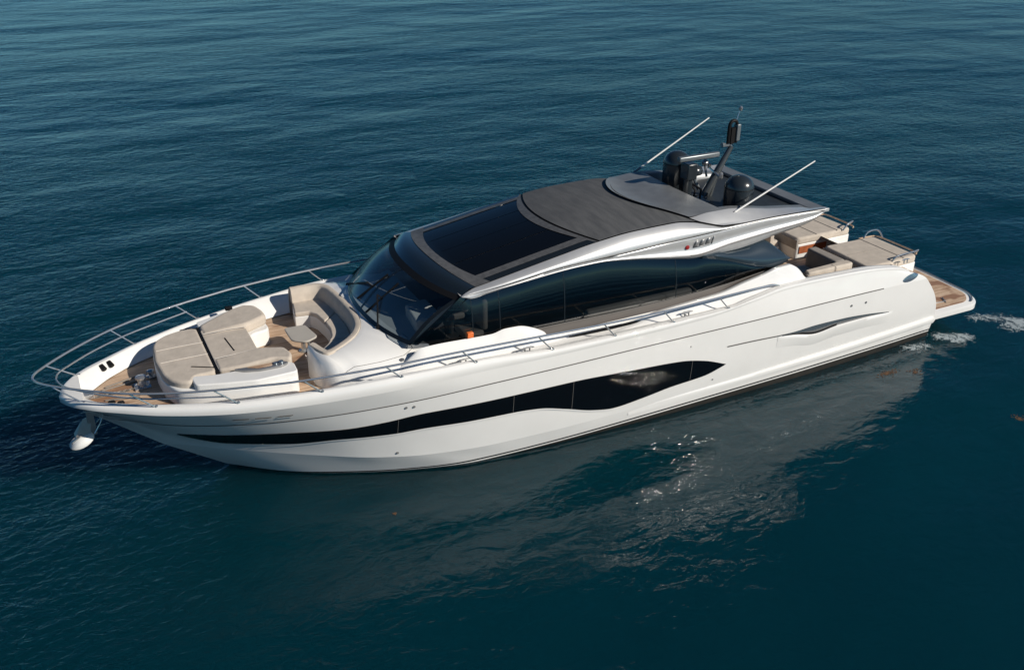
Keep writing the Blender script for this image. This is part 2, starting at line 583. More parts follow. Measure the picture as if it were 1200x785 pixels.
def topside(u, v):
    a, b = cx(chine, u), cx(knuck, u)
    x = a[0] + (b[0] - a[0]) * v
    y = a[1] + (b[1] - a[1]) * v
    z = a[2] + (b[2] - a[2]) * v
    fl = 0.08 * math.exp(-((x - 4.0) / 3.2) ** 2) * min(1, y / 0.5) - 0.035 * min(1, max(0, (x - 7) / 4))
    return (x + 0.16 * math.sin(math.pi * v) * u ** 40, y - fl * 4 * v * (1 - v) * (0.6 + 0.8 * (1 - v)) * 0.8, z)


def upper(u, v):
    a, b = cx(knuck, u), cx(crease, u)
    q = [a[i] + (b[i] - a[i]) * v for i in range(3)]
    q[0] += 0.10 * math.sin(math.pi * v) * u ** 40
    return tuple(q)


def solve_surface(fn, x, z):
    """(u, v) on the surface with that x and z"""
    lo, hi = 0.0, 1.0
    for _ in range(20):
        v = (lo + hi) / 2
        ul, uh = 0.0, 1.0
        for _ in range(20):
            u = (ul + uh) / 2
            if fn(u, v)[0] < x:
                ul = u
            else:
                uh = u
        if fn(u, v)[2] < z:
            lo = v
        else:
            hi = v
    return u, v


def hull_pt(x, z, out=0.0):
    zk = knuck(x)[2]
    fn = topside if z <= zk else upper
    u, v = solve_surface(fn, x, z)
    p = Vector(fn(u, v))
    e = 1e-3
    du = Vector(fn(min(u + e, 1), v)) - Vector(fn(max(u - e, 0), v))
    dv = Vector(fn(u, min(v + e, 1))) - Vector(fn(u, max(v - e, 0)))
    n = du.cross(dv).normalized()
    if n.y < 0:
        n = -n
    return tuple(p + n * out)


# hull shell: bottom (keel-waterline-chine), topsides, upper strake, gunwale shoulder
def strip(fa, fb, nv, bend=None):
    rows = []
    for i in range(NU + 1):
        u = i / NU
        a, b = fa(u), fb(u)
        row = []
        for j in range(nv + 1):
            v = j / nv
            p = [a[k] + (b[k] - a[k]) * v for k in range(3)]
            if bend:
                q = bend(u, v)
                p = [p[k] + q[k] for k in range(3)]
            row.append(tuple(p))
        rows.append(row)
    return gridmesh(rows)


hull_mesh = [gridmesh([[topside(i / NU, j / 14) for j in range(15)] for i in range(NU + 1)]),
             gridmesh([[upper(i / NU, j / 5) for j in range(6)] for i in range(NU + 1)]),
             strip(lambda u: cx(crease, u), lambda u: cx(top, u), 6, lambda u, v: (0, 0.035 * 4 * v * (1 - v), 0.035 * 4 * v * (1 - v))),
             ]
# underwater chine flat -> waterline with painted bands
zb = pchip([3, 6.9, 9.8, 13.7, 18.8, 22.6], [0.04, 0.06, 0.13, 0.22, 0.26, 0.25])


def low_pt(u, z):
    a, b = cx(wline, u), cx(chine, u)
    t = z / max(b[2], 1e-3)
    return tuple(a[k] + (b[k] - a[k]) * t for k in range(3))


def zbu(u, d):
    return max(zb(cx(wline, u)[0]) + d, 0.0)


hull_mesh.append(strip(lambda u: low_pt(u, zbu(u, 0.0)), lambda u: cx(chine, u), 4))
hull_mesh.append(strip(lambda u: low_pt(u, zbu(u, -0.085)), lambda u: low_pt(u, zbu(u, -0.045)), 1))
HULL = build('hull', *both(join(*hull_mesh)), GEL, YACHT, smooth=28)
build2('boot_stripe', strip(lambda u: low_pt(u, zbu(u, -0.045)), lambda u: low_pt(u, zbu(u, 0.0)), 1), STRIPE, HULL)


def keel_pt(u):
    x = wline.x0 + (wline.x1 - wline.x0) * (u ** 1.7)
    return (x, 0.0, min(stem(x), -0.02))


build('antifouled_bottom', *both(join(strip(keel_pt, lambda u: cx(wline, u), 5), strip(lambda u: cx(wline, u), lambda u: low_pt(u, zbu(u, -0.085)), 1))), ANTIF, HULL)


def stem_fill():
    # closes the bow between stem line and the first frame of every strake
    pts = [cx(top, 0), cx(crease, 0), cx(knuck, 0), cx(chine, 0), cx(wline, 0)]
    v = [(p[0], p[1] + .0, p[2]) for p in pts] + [(p[0], -p[1], p[2]) for p in pts]
    n = len(pts)
    return v, [(i, i + 1, n + i + 1, n + i) for i in range(n - 1)]


build('stem_band', *stem_fill(), GEL, HULL)


def hull_band(xs, zlo, zhi, out, nz=4):
    rows = []
    for x in xs:
        a, b = zlo(x), zhi(x)
        rows.append([hull_pt(x, a + (b - a) * j / nz, out) for j in range(nz + 1)])
    return gridmesh(rows)


def line_on_hull(zf, x0, x1, wdt, out, n=60):
    return hull_band(np.linspace(x0, x1, n), lambda x: zf(x) - wdt / 2, lambda x: zf(x) + wdt / 2, out, 1)


# the long dark hull windows
wtop = pchip([2.006, 2.361, 2.975, 4.092, 5.083, 5.946, 6.853, 8.858, 10.295, 11.874, 13.391, 14.081, 14.773], [1.547, 1.579, 1.592, 1.635, 1.622, 1.685, 1.777, 1.774, 1.761, 1.664, 1.548, 1.394, 1.132])
wbot = pchip([2.008, 2.37, 2.979, 4.121, 5.107, 6.183, 6.878, 7.824, 8.879, 9.52, 10.194, 10.941, 11.576, 12.314, 13.146, 14.094, 14.78], [1.503, 1.342, 1.201, 1.198, 1.297, 1.302, 1.336, 1.312, 1.298, 1.242, 1.057, 0.816, 0.705, 0.768, 0.874, 0.936, 1.118])
wxs = np.concatenate([np.linspace(2.01, 3, 14), np.linspace(3.1, 8.5, 34), np.linspace(8.65, 14.3, 52), np.linspace(14.35, 14.78, 9)])
wm = hull_band(wxs, wbot, wtop, 0.012, 4)
lip = hull_band(wxs, lambda x: wbot(x) - 0.035, lambda x: wbot(x) + 0.002, 0.022, 2)
divs = [hull_band([x, x + 0.009], wbot, wtop, 0.018, 2) for x in (6.25, 8.85, 10.35, 13.7)]
for side in (port, stbd):
    hw = build('hull_window', *side(wm), HULLGL, YACHT, smooth=60)
    build('window_lip', *side(lip), GEL, hw)
    for d_ in divs:
        build('window_joint', *side(d_), GROOVE, hw)

# style lines pressed into the topsides
l1 = lambda x: knuck(x)[2] + 0.004
build2('rubbing_line', line_on_hull(l1, 0.95, 20.05, 0.028, 0.008, 120), GROOVE, HULL)
l2 = pchip([14.715, 15.503, 16.211, 16.973], [1.626, 1.595, 1.552, 1.497])
build2('crease_line', line_on_hull(lambda x: l2(x), 14.75, 17.0, 0.035, 0.008, 30), GROOVE, HULL)
# engine air intakes
vt = pchip([16.204, 16.953, 17.653, 18.651, 19.59, 20.503], [1.565, 1.537, 1.561, 1.532, 1.45, 1.317])
vb = pchip([16.211, 16.959, 17.746, 18.511, 19.29, 20.509], [1.552, 1.457, 1.311, 1.376, 1.375, 1.305])
vb_raw = vb
vb = lambda x: min(vb_raw(x), vt(x) - 0.004)
vxs = np.linspace(16.35, 20.45, 46)
vm1 = hull_band(vxs, lambda x: vb(x) + 0.45 * (vt(x) - vb(x)), vt, 0.008, 3)
vm2 = hull_band(vxs, vb, lambda x: vb(x) + 0.45 * (vt(x) - vb(x)), 0.010, 3)
vm3 = hull_band(vxs[2:24], lambda x: vb(x) - 0.002, lambda x: vb(x) + 0.06 * min(1, (vt(x) - vb(x)) / .15), 0.018, 2)
sh_rows = []
for x in np.linspace(16.4, 20.6, 44):
    k = max(0.0, math.sin(math.pi * min(1, max(0, (x - 16.4) / 4.2)))) ** 0.7
    zz = vb(min(x, 20.45))
    sh_rows.append([hull_pt(x, zz + 0.0, 0.006), hull_pt(x, zz - 0.02, 0.006 + 0.05 * k), hull_pt(x, zz - 0.10, 0.006 + 0.055 * k), hull_pt(x, zz - 0.34, 0.002)])
for side in (port, stbd):
    vt_o = build('air_intake', *side(vm1), SKYGL, YACHT, smooth=60)
    build('intake_sill', *side(vm2), STEELD, vt_o)
    build('intake_slot', *side(vm3), BLACK, vt_o)
    build('intake_shelf', *side(gridmesh(sh_rows)), GEL, vt_o, smooth=60)
# spray rail that runs aft into the bathing platform
rows = []
for x in np.linspace(12.0, 22.5, 60):
    k = -0.15 + 1.15 * min(1, (x - 12.0) / 6)
    c = chine(x)
    rows.append([(x, c[1] - 0.006 + 0.006 * max(0, k), c[2] + 0.03), (x, c[1] + 0.075 * k, c[2] + 0.0), (x, c[1] + 0.085 * k, c[2] - 0.05), (x, c[1] + 0.05 * k - .01, c[2] - 0.16)])
build2('spray_rail', gridmesh(rows), GEL, HULL, smooth=50)
# bow ledge strips, their highlights shaped as raised white bars, and small through-hull fittings
slots = [hull_band(np.linspace(a, b, 6), lambda x: 2.245, lambda x: 2.285, 0.016, 1) for a, b in ((2.98, 3.28), (3.39, 3.70), (3.81, 4.11))]
for p_ in slots:
    build('ledge_strip', *port(p_), GEL, YACHT)
slots = [hull_band(np.linspace(a, b, 6), lambda x: 2.285, lambda x: 2.31, 0.010, 1) for a, b in ((2.98, 3.28), (3.39, 3.70), (3.81, 4.11))]
for p_ in slots:
    build('ledge_strip', *port(p_), GROOVE, YACHT)


def fitting(x, z, r_):
    p = hull_pt(x, z, 0.0)
    return lathe((p[0], -p[1], p[2]), [(r_, 0.01), (r_, -0.012), (r_ * 0.6, -0.014)], 14, 'Y')


for x, z, r_ in ((18.89, 1.85, 0.035), (19.43, 1.83, 0.035), (6.40, 2.02, 0.03), (6.57, 2.01, 0.03), (13.6, 1.9, 0.018), (6.28, 0.70, 0.03), (3.6, 1.2, 0.02), (14.45, 0.75, 0.02)):
    build('drain_fitting', *fitting(x, z, r_), STEELD, YACHT)
# dark lettering strip by the bow
rows = hull_band(np.linspace(0.56, 0.86, 10), lambda x: 2.38 - .55 * (x - .70) - .035 * (1 - abs((x - .71) / .16) ** 2), lambda x: 2.38 - .55 * (x - .70) + .035 * (1 - abs((x - .71) / .16) ** 2), 0.012, 2)
nm = build('bow_emblem', *port(rows), BLACKG, YACHT)
for a in (0.655, 0.72, 0.775):
    build('emblem_stroke', *port(hull_band([a, a + 0.02], lambda x: 2.37 - .55 * (x - .70) - .018, lambda x: 2.39 - .55 * (x - .70) + .018, 0.018, 1)), STEEL, nm)

# transom closing the quarters
trows = []
for i in range(24):
    v = i / 23
    p = topside(1, v) if False else None
edge = [topside(1, v) for v in np.linspace(0, 1, 12)] + [upper(1, v) for v in np.linspace(0.1, 1, 6)] + [cx(top, 1)]
trows = [[(p[0] - 0.0 - 0.25 * (1 - s * s), p[1] * s, p[2]) for s in np.linspace(-1, 1, 13)] for p in edge]
build('transom', *gridmesh(trows), GEL, YACHT, smooth=40)

# bathing platform
plo = rnd_poly([(22.0, -2.45), (24.35, -2.6 + .12), (24.78, -2.05), (24.92, 0), (24.78, 2.05), (24.35, 2.48), (22.0, 2.45)], [0, .25, .35, .6, .35, .25, 0], 6)


def scale_poly(pl, dx, k):
    return [(x - dx if x > 23 else x, y * k) for x, y in pl]


pv = [(x, y, 0.34) for x, y in scale_poly(plo, 0.32, 0.95)] + [(x, y, 0.52) for x, y in scale_poly(plo, -0.02, 1.035)] + [(x, y, 0.66) for x, y in scale_poly(plo, -0.02, 1.035)] + [(x, y, 0.70) for x, y in scale_poly(plo, 0.02, 1.015)]
n = len(plo)
pf = []
for lv in range(3):
    for i in range(n):
        j = (i + 1) % n
        pf.append((lv * n + i, lv * n + j, (lv + 1) * n + j, (lv + 1) * n + i))
pf.append(tuple(range(3 * n, 4 * n)))
pf.append(tuple(range(n - 1, -1, -1)))
PLAT = build('bathing_platform', pv, pf, GEL, YACHT, smooth=40)
build('teak_inlay', *prism(scale_poly(plo, 0.14, 0.945), 0.69, 0.708), TEAKX, PLAT)
aft_edge = [(x, y, 0.725) for x, y in scale_poly(plo, 0.03, 0.99) if x > 24.25]
build('edge_strip', *tube(aft_edge, 0.018, 6), STEELD, PLAT)
build('deck_hatch_handle', *join(tube([(22.9, -2.0, .715), (23.5, -2.08, .73), (23.7, -2.02, .715)], 0.014, 6), tube([(23.55, -2.15, .715), (23.72, -1.86, .73)], 0.016, 6)), STEELD, PLAT)

# ------------------------------------------------------------------ foredeck
inner = curve([(0.38, 0.0, 2.42), (0.75, 0.44, 2.42), (1.0, 0.70, 2.42), (1.66, 1.16, 2.42), (3.12, 1.74, 2.42), (4.7, 2.06, 2.42), (5.6, 2.22, 2.42)])
rows = []
for x in np.linspace(0.38, 5.6, 60):
    a, b = inner(x), top(x)
    rows.append([b, (x, b[1] - 0.05, b[2] + 0.01), (x, b[1] - 0.10, b[2] - 0.01), (x, a[1] + 0.05 * min(1, a[1] / .3), a[2] + 0.05), a])
bow_cap = [[cx(top, u) for u in (0, 0.02, 0.05, 0.08)]]
build2('bulwark_lining', gridmesh(rows), DECKW, YACHT, smooth=50)
# filler of the bow tip
tip = [top(x) for x in np.linspace(-0.02, 0.40, 12)]
build('stemhead_cap', *gridmesh([[(p[0], -p[1], p[2]), (p[0], 0, p[2] + 0.01), (p[0], p[1], p[2])] for p in tip]), DECKW, YACHT)
build('stem_step', *both(([tip[-1], (tip[-1][0], 0, tip[-1][2] + .01), (0.40, 0, 2.40), (0.46, 0.12, 2.40)], [(0, 1, 2, 3)])), DECKW, YACHT)
# teak sole
dk = [(x, inner(x)[1] + 0.02) for x in np.linspace(0.40, 5.6, 40)]
build('foredeck_teak', *prism(dk + [(6.4, 2.2), (6.4, -2.2)] + [(x, -y) for x, y in reversed(dk)], 2.30, 2.40), TEAK, YACHT)

# side decks: gunwale top, lip, trim below the glass
rows, rows_g, rows_l, rows_t = [], [], [], []
gbase = curve([(6.79, 2.06, 3.17), (7.6, 2.12, 3.03), (9.13, 2.17, 2.93), (10.43, 2.18, 2.92), (11.81, 2.18, 2.89), (13.33, 2.18, 2.91), (15.05, 2.18, 2.98), (15.81, 2.18, 3.06), (16.38, 2.18, 3.12), (16.9, 2.20, 3.195)])
brown = curve([(6.8, 2.30, 2.76), (10.37, 2.30, 2.76), (11.74, 2.30, 2.75), (13.12, 2.30, 2.76), (14.09, 2.30, 2.80), (14.78, 2.30, 2.83), (15.56, 2.30, 2.97), (16.28, 2.30, 3.09), (16.6, 2.28, 3.17), (16.9, 2.25, 3.19)])
for x in np.linspace(5.4, 16.9, 90):
    t_ = top(x)
    k = 0.0
    kf = min(1, max(0, (6.6 - x) / 1.0))
    zdeck = 2.60 + 0.05 * min(1, max(0, (9 - x) / 2))
    zi = zdeck * (1 - k) + (brown(x)[2] - 0.02) * k
    yi = 2.40
    zg = t_[2] * (1 - k) + zi * k if k else zdeck
    rows.append([t_, (x, t_[1] - 0.05, t_[2] + 0.012), (x, t_[1] - 0.11, t_[2] - 0.005), (x, t_[1] - 0.16, t_[2] * .5 + zi * .5), (x, yi + .1, zi + 0.0), (x, yi, zi + 0.03), (x, 2.34, zi + 0.05), (x, 2.31, brown(x)[2] if x > 6.9 else zi + 0.05), ])
    if x > 9.6:
        b_, g_ = brown(x), gbase(x)
        rows_t.append([(x, b_[1], b_[2]), (x, (b_[1] + g_[1]) / 2 - .01, (b_[2] + g_[2]) / 2), (x, g_[1] + 0.012, g_[2])])
build2('side_deck', gridmesh(rows), DECKW, YACHT, smooth=40)
build2('lower_side_trim', gridmesh(rows_t), TRIM, YACHT)
build2('window_sill', tube([(x, gbase(x)[1] + 0.015, gbase(x)[2]) for x in np.linspace(9.7, 16.3, 40)], 0.009, 6), GROOVE, YACHT)
# black strip painting the shadow the gunwale edge casts inboard amidships
rows = []
for x in np.linspace(10.45, 12.75, 20):
    k = max(0.0, math.sin(math.pi * (x - 10.45) / 2.3)) ** 0.6
    t_ = top(x)
    rows.append([(x, 2.43 + 0.07 * k, 2.66), (x, 2.42, 2.685)])
build2('gunwale_shadow', gridmesh(rows), BLACK, YACHT)

# white fairing under the forward side windows
hz = pchip([5.7, 6.2, 6.5, 6.75, 6.95, 7.21, 8.62, 8.93, 9.25, 9.68, 10.01, 10.46], [2.56, 2.68, 2.80, 2.98, 3.10, 3.11, 3.06, 3.12, 3.11, 2.97, 2.79, 2.62])
rows = []
for x in np.linspace(5.75, 10.46, 60):
    z = hz(x)
    rows.append([(x, 2.42, 2.62 + .02 * (z - 2.62)), (x, 2.33, 2.62 + .55 * (z - 2.62)), (x, 2.25, 2.62 + .93 * (z - 2.62)), (x, 2.215, z), (x, 2.17, z - 0.03), (x, 2.12, z - 0.4)])
build2('side_fairing', gridmesh(rows), GEL, YACHT, smooth=60)

# aft coaming: the white wing beside the cockpit
ac = pchip([11.4, 12.2, 13.02, 13.99, 14.68, 15.45, 16.16, 16.48, 16.84, 17.05, 17.21, 17.43, 17.52], [2.58, 2.68, 2.78, 2.84, 2.88, 3.03, 3.16, 3.24, 3.25, 3.17, 3.05, 2.78, 2.50])
rows = []
for x in np.linspace(11.45, 17.52, 70):
    z = ac(x)
    b0 = top(x)
    zf_ = min(b0[2] - 0.03, z - .01); rows.append([(x, 2.66, zf_ - .04), (x, 2.58, zf_ + 0.12 * (z - zf_)), (x, 2.50, zf_ + 0.6 * (z - zf_)), (x, 2.445, z - 0.035), (x, 2.42, z), (x, 2.34, z + .004), (x, 2.305, z - 0.03), (x, 2.30, 2.2)])
build2('cockpit_coaming', gridmesh(rows), GEL, YACHT, smooth=50)

# aft bulwark inner lining and cockpit
rows = []
for x in np.linspace(16.9, 21.0, 40):
    t_ = top(x)
    rows.append([t_, (x, t_[1] - 0.06, t_[2] + 0.015), (x, t_[1] - 0.16, t_[2] + 0.0), (x, t_[1] - 0.20, t_[2] - 0.06), (x, t_[1] - 0.22, 1.75)])
build2('aft_bulwark_lining', gridmesh(rows), DECKW, YACHT, smooth=50)
build('cockpit_teak', *box(15.4, 21.0, -2.4, 2.4, 1.72, 1.80), TEAK, YACHT)
# ------------------------------------------------------------------ superstructure
lowc = curve([(7.99, 2.02, 3.985), (8.24, 2.08, 3.93), (8.62, 2.08, 3.98), (9.07, 2.08, 4.03), (9.99, 2.08, 4.13), (10.8, 2.08, 4.17), (11.38, 2.08, 4.17), (12.14, 2.08, 4.10), (13.57, 2.08, 3.88), (14.15, 2.08, 3.80), (15.22, 2.08, 3.81), (16.59, 2.08, 3.99), (17.8, 2.08, 4.19), (18.06, 2.08, 4.37)])
crs = curve([(7.99, 2.025, 3.99), (9.07, 2.15, 4.08), (10.8, 2.16, 4.22), (11.3, 2.16, 4.23), (12.22, 2.16, 4.15), (13.56, 2.16, 3.97), (14.11, 2.17, 3.92), (15.14, 2.17, 4.04), (16.35, 2.16, 4.14), (17.75, 2.15, 4.26), (18.06, 2.14, 4.38)])
grv = curve([(7.99, 2.02, 3.995), (9.07, 2.10, 4.11), (10.51, 2.12, 4.27), (11.31, 2.12, 4.29), (13.49, 2.12, 4.37), (14.97, 2.12, 4.42), (16.2, 2.12, 4.47), (17.41, 2.12, 4.46), (18.06, 2.13, 4.43)])
upc = curve([(7.99, 2.01, 4.0), (8.14, 1.96, 4.045), (8.4, 1.88, 4.085), (9.35, 1.88, 4.25), (10.44, 1.88, 4.44), (11.44, 1.88, 4.60), (12.41, 1.88, 4.69), (13.53, 1.88, 4.71), (14.07, 1.90, 4.65), (14.5, 2.0, 4.55), (14.9, 2.10, 4.47), (16.2, 2.115, 4.49), (18.06, 2.125, 4.455)])


def roofz(x, y):
    e = upc(x)
    return e[2] + 0.15 * max(0, 1 - (y / 1.88) ** 2)


rows_a, rows_b, rows_c, rows_gv = [], [], [], []
for x in np.linspace(7.99, 18.06, 100):
    l_, c_, g_, u_ = lowc(x), crs(x), grv(x), upc(x)
    mid = tuple((c_[k] + g_[k]) / 2 for k in range(3))
    d = (g_[2] - c_[2])
    rows_a.append([(x, l_[1] - 0.25, l_[2] + .03), (x, l_[1] - .03, l_[2] + 0.0), l_, tuple(l_[k] + .5 * (c_[k] - l_[k]) + (0.012 if k == 1 else 0) for k in range(3)), c_])
    rows_b.append([(x, c_[1] + 0.0, c_[2]), (x, c_[1] - 0.02, c_[2] + 0.012), (x, c_[1] + 0.0 - 0.09 * min(1, d / .4), c_[2] + 0.25 * d), (x, c_[1] - 0.07 * min(1, d / .4), c_[2] + 0.55 * d), (x, g_[1] + 0.03 * min(1, d / .2), g_[2] - 0.12 * d), (x, g_[1] + 0.015, g_[2] - 0.012)])
    du = u_[2] - g_[2]
    rows_c.append([(x, g_[1] + 0.012, g_[2] + 0.008), (x, g_[1] + 0.03, g_[2] + 0.2 * du), (x, g_[1] * .55 + u_[1] * .45 + 0.035, g_[2] + 0.62 * du), (x, g_[1] * .2 + u_[1] * .8 + 0.018, g_[2] + 0.9 * du), (x, u_[1], u_[2])])
    if x > 11.2:
        rows_gv.append([(x, g_[1] + 0.02, g_[2] - 0.020), (x, g_[1] - 0.015, g_[2] - 0.008), (x, g_[1] - 0.015, g_[2] + 0.004), (x, g_[1] + 0.016, g_[2] + 0.012)])
for side in (port, stbd):
    br = build('roof_side_beam', *side(join(gridmesh(rows_b), gridmesh(rows_c))), SILVER, YACHT, smooth=180)
    build('lower_fin', *side(gridmesh(rows_a)), SILVER, br, smooth=60)
    build('fin_joint', *side(tube([(x, crs(x)[1] + .004, crs(x)[2]) for x in np.linspace(13.9, 17.9, 40)], 0.011, 6)), GROOVE, br)
    build('shadow_gap', *side(gridmesh(rows_gv)), BLACK, br)

# windscreen
def ws(s, t, out=0.0):
    a = abs(s)
    xb, yb, zb_ = 6.36 + 0.46 * a ** 2.4, 1.99 * s, 3.17 - 0.06 * a ** 2
    xt, yt, zt = 7.53 + 0.50 * a ** 2.4, 1.99 * s, 4.05 - 0.10 * a ** 2
    bow = 0.10 * math.sin(math.pi * t)
    return (xb + (xt - xb) * t - (bow + out) * 0.6, yb + (yt - yb) * t, zb_ + (zt - zb_) * t + (bow + out) * 0.8)


def ws_patch(s0, s1, t0, t1, out, ns=20, ntt=10):
    return gridmesh([[ws(s0 + (s1 - s0) * i / ns, t0 + (t1 - t0) * j / ntt, out) for j in range(ntt + 1)] for i in range(ns + 1)])


WSF = build('windscreen', *join(ws_patch(-1, 1, -0.02, 0.045, 0.006, 40, 2), ws_patch(-1, -0.955, 0, 1, 0.006, 2, 14), ws_patch(0.955, 1, 0, 1, 0.006, 2, 14), ws_patch(-0.022, 0.022, 0, 1, 0.006, 1, 14)), BLACKG, YACHT, smooth=60)
build('top_band', *ws_patch(-1, 1, 0.915, 1.02, 0.008, 40, 3), BLACK, WSF, smooth=180)
build('windscreen_pane', *ws_patch(-0.96, -0.01, 0.04, 0.935, 0.0), WSGL, WSF, smooth=180)
build('windscreen_pane', *ws_patch(0.01, 0.96, 0.04, 0.935, 0.0), WSGL, WSF, smooth=180)
# wipers
def wiper(base, arm, b0, b1):
    a = ws(*base, 0.02)
    e = ws(*arm, 0.09)
    p0, p1 = ws(*b0, 0.035), ws(*b1, 0.035)
    m_ = tuple((p0[k] + p1[k]) / 2 for k in range(3))
    a2 = (a[0] + 0.02, a[1] + 0.06, a[2]); e2 = (e[0] + 0.02, e[1] + 0.04, e[2])
    return join(tube([a, e], 0.020, 6), tube([a2, e2], 0.013, 6), tube([p0, m_, p1], 0.026, 6), tube([e, m_], 0.016, 6), lathe((a[0], a[1], a[2] - 0.05), [(0.035, 0), (0.035, 0.07), (0.02, 0.08)], 12))


build('wiper', *wiper((-0.50, 0.0), (-0.18, 0.36), (-0.17, 0.05), (-0.25, 0.71)), BLACK, WSF)
build('wiper', *wiper((0.84, -0.04), (0.17, 0.38), (0.18, 0.09), (0.04, 0.70)), BLACK, WSF)

# brow: dark panel between windscreen and roof glass
def brow(s, t):
    a = abs(s)
    p = ws(s, 1.02, 0.006)
    q = (8.02 + 0.36 * a ** 2.2, 1.86 * s, roofz(8.37, 1.8 * s) + 0.0)
    bu = 0.05 * math.sin(math.pi * t)
    return (p[0] + (q[0] - p[0]) * t - bu * .4, p[1] + (q[1] - p[1]) * t, p[2] + (q[2] - p[2]) * t + bu)


build('roof_brow', *gridmesh([[brow(-1 + 2 * i / 40, j / 8) for j in range(9)] for i in range(41)]), BROW, YACHT, smooth=180)

# roof: frame, glass panels, fabric cover
def fx_front(y):
    return 8.02 + 0.36 * (abs(y) / 1.86) ** 2.2


def fx_back(y):
    return 10.90 + 0.50 * (abs(y) / 1.8) ** 2


def patch(xf, xb, y0f, y1f, dz, nx=24, ny=24):
    rows = []
    for i in range(nx + 1):
        a = i / nx
        row = []
        for j in range(ny + 1):
            b = j / ny
            y = y0f + (y1f - y0f) * b
            x = xf(y) + (xb(y) - xf(y)) * a
            row.append((x, y, roofz(max(x, 8.37), y) + dz))
        rows.append(row)
    return gridmesh(rows)


gi0 = lambda y: 8.24 + 0.32 * (abs(y) / 1.5) ** 2.0
gi1 = lambda y: 10.68 + 0.46 * (abs(y) / 1.5) ** 2
SR = build('sunroof_frame', *join(patch(fx_front, gi0, -1.88, 1.88, 0.014, 4, 30), patch(gi1, fx_back, -1.88, 1.88, 0.014, 4, 30), patch(gi0, gi1, -1.70, -1.50, 0.014, 24, 2), patch(gi0, gi1, 1.50, 1.70, 0.014, 24, 2)), FRAME, YACHT, smooth=60)
for p_ in (patch(gi0, gi1, -1.88, -1.70, 0.010, 24, 2), patch(gi0, gi1, 1.70, 1.88, 0.010, 24, 2),):
    build('roof_edge_trim', *p_, BLACKG, SR)
for k in range(4):
    y0, y1 = -1.5 + 0.75 * k, -1.5 + 0.75 * (k + 1)
    build('sunroof_panel', *patch(gi0, gi1, y0 + 0.008, y1 - 0.008, 0.0 + 0.002 * (k % 2), 24, 6), ROOFGL, SR, smooth=180)
for p_ in [patch(gi0, gi1, y - 0.014, y + 0.014, -0.012, 24, 1) for y in (-0.75, 0, 0.75)]:
    build('panel_joint', *p_, STEELD, SR)


def hump_front(y):
    a = abs(y)
    if a <= 1.75:
        return 13.15 + 0.93 * (a / 1.75) ** 2
    return float(np.interp(a, [1.75, 1.90, 2.0, 2.06, 2.10, 2.12], [14.08, 14.22, 14.5, 14.72, 14.92, 15.1]))


build('roof_seal', *patch(fx_back, lambda y: fx_back(y) + 0.07, -1.88, 1.88, 0.002, 2, 30), BLACK, YACHT)
build('fabric_roof', *patch(lambda y: fx_back(y) + 0.06, lambda y: hump_front(min(abs(y), 1.75)) + 0.15, -1.87, 1.87, 0.02, 30, 30), FABRIC, YACHT, smooth=60)

# raised aft roof with the equipment well
shz = pchip([13.0, 14.08, 14.63, 15.15, 15.8, 16.51, 17.2, 17.79, 18.1], [4.68, 4.73, 4.77, 4.77, 4.70, 4.58, 4.50, 4.43, 4.42])


def humpz(x, y):
    a = abs(y)
    s = shz(x) + 0.05 * max(0, 1 - (a / 1.75) ** 2)
    if a > 1.75:
        g = upc(max(x, 14.9))[2] + 0.02
        k = (a - 1.75) / 0.37
        s = shz(x) + (g - shz(x)) * k ** 1.25
    return s


def lipx(y):
    a = min(abs(y) / 1.5, 1)
    return 14.92 + 0.12 * a ** 2


ysl = [-1.75, -1.7] + list(np.linspace(-1.55, 1.55, 25)) + [1.7, 1.75]
rows = []
for i in range(17):
    a = i / 16
    row = []
    for y in ysl:
        xf, xb = hump_front(y), max(lipx(y), hump_front(y) + 0.04)
        x = xf + (xb - xf) * a
        z = humpz(x, y)
        if abs(y) <= 1.8:
            f_ = roofz(xf, min(abs(y), 1.86)) + 0.075
            w_ = max(0, 1 - (x - xf) / 0.7)
            z = z + (f_ - z) * w_ * w_
        row.append((x, y, z))
    rows.append(row)
front_skirt = [[(p[0] + 0.02, p[1], p[2] - 0.09) for p in rows[0]], rows[0]]
HUMP = build('aft_roof', *join(gridmesh(rows)), SILVERDIM, YACHT, smooth=40)
build('roof_step_seal', *gridmesh(front_skirt), BLACK, HUMP)
rows = []
for i in range(61):
    a = i / 60
    row = []
    for y in (1.75, 1.80, 1.86, 1.92, 1.98, 2.04, 2.09, 2.12):
        xf = hump_front(y)
        x = xf + (18.06 - xf) * a ** 1.3
        z = humpz(x, y)
        f_ = (roofz(xf, min(y, 1.86)) + 0.05) if y < 1.9 else upc(xf)[2] + 0.045
        w_ = max(0, 1 - (x - xf) / 0.6)
        row.append((x, y, z + (f_ - z) * w_ * w_))
    rows.append(row)
skirt_s = [[(p[0] + 0.012, p[1], p[2] - 0.07) for p in rows[0]], rows[0]]
rowsi = []
for x in np.linspace(15.02, 18.0, 40):
    z = humpz(x, 1.75)
    rowsi.append([(x, 1.75, z - .002), (x, 1.62, z + .005), (x, 1.54, z), (x, 1.50, z - 0.03), (x, 1.47, 4.36)])
build2('roof_shoulder', gridmesh(rows), SILVER, HUMP, smooth=60)
build2('shoulder_seal', gridmesh(skirt_s), BLACK, HUMP)
build2('well_rim', gridmesh(rowsi), SILVERDIM, HUMP, smooth=60)
lip_rows = [[(lipx(y), y, humpz(lipx(y), y)), (lipx(y) + 0.04, y, humpz(lipx(y), y) - 0.03), (lipx(y) + 0.12, y, 4.36)] for y in np.linspace(-1.55, 1.55, 25)]
build('well_front', *gridmesh(lip_rows), SILVERDIM, HUMP, smooth=60)
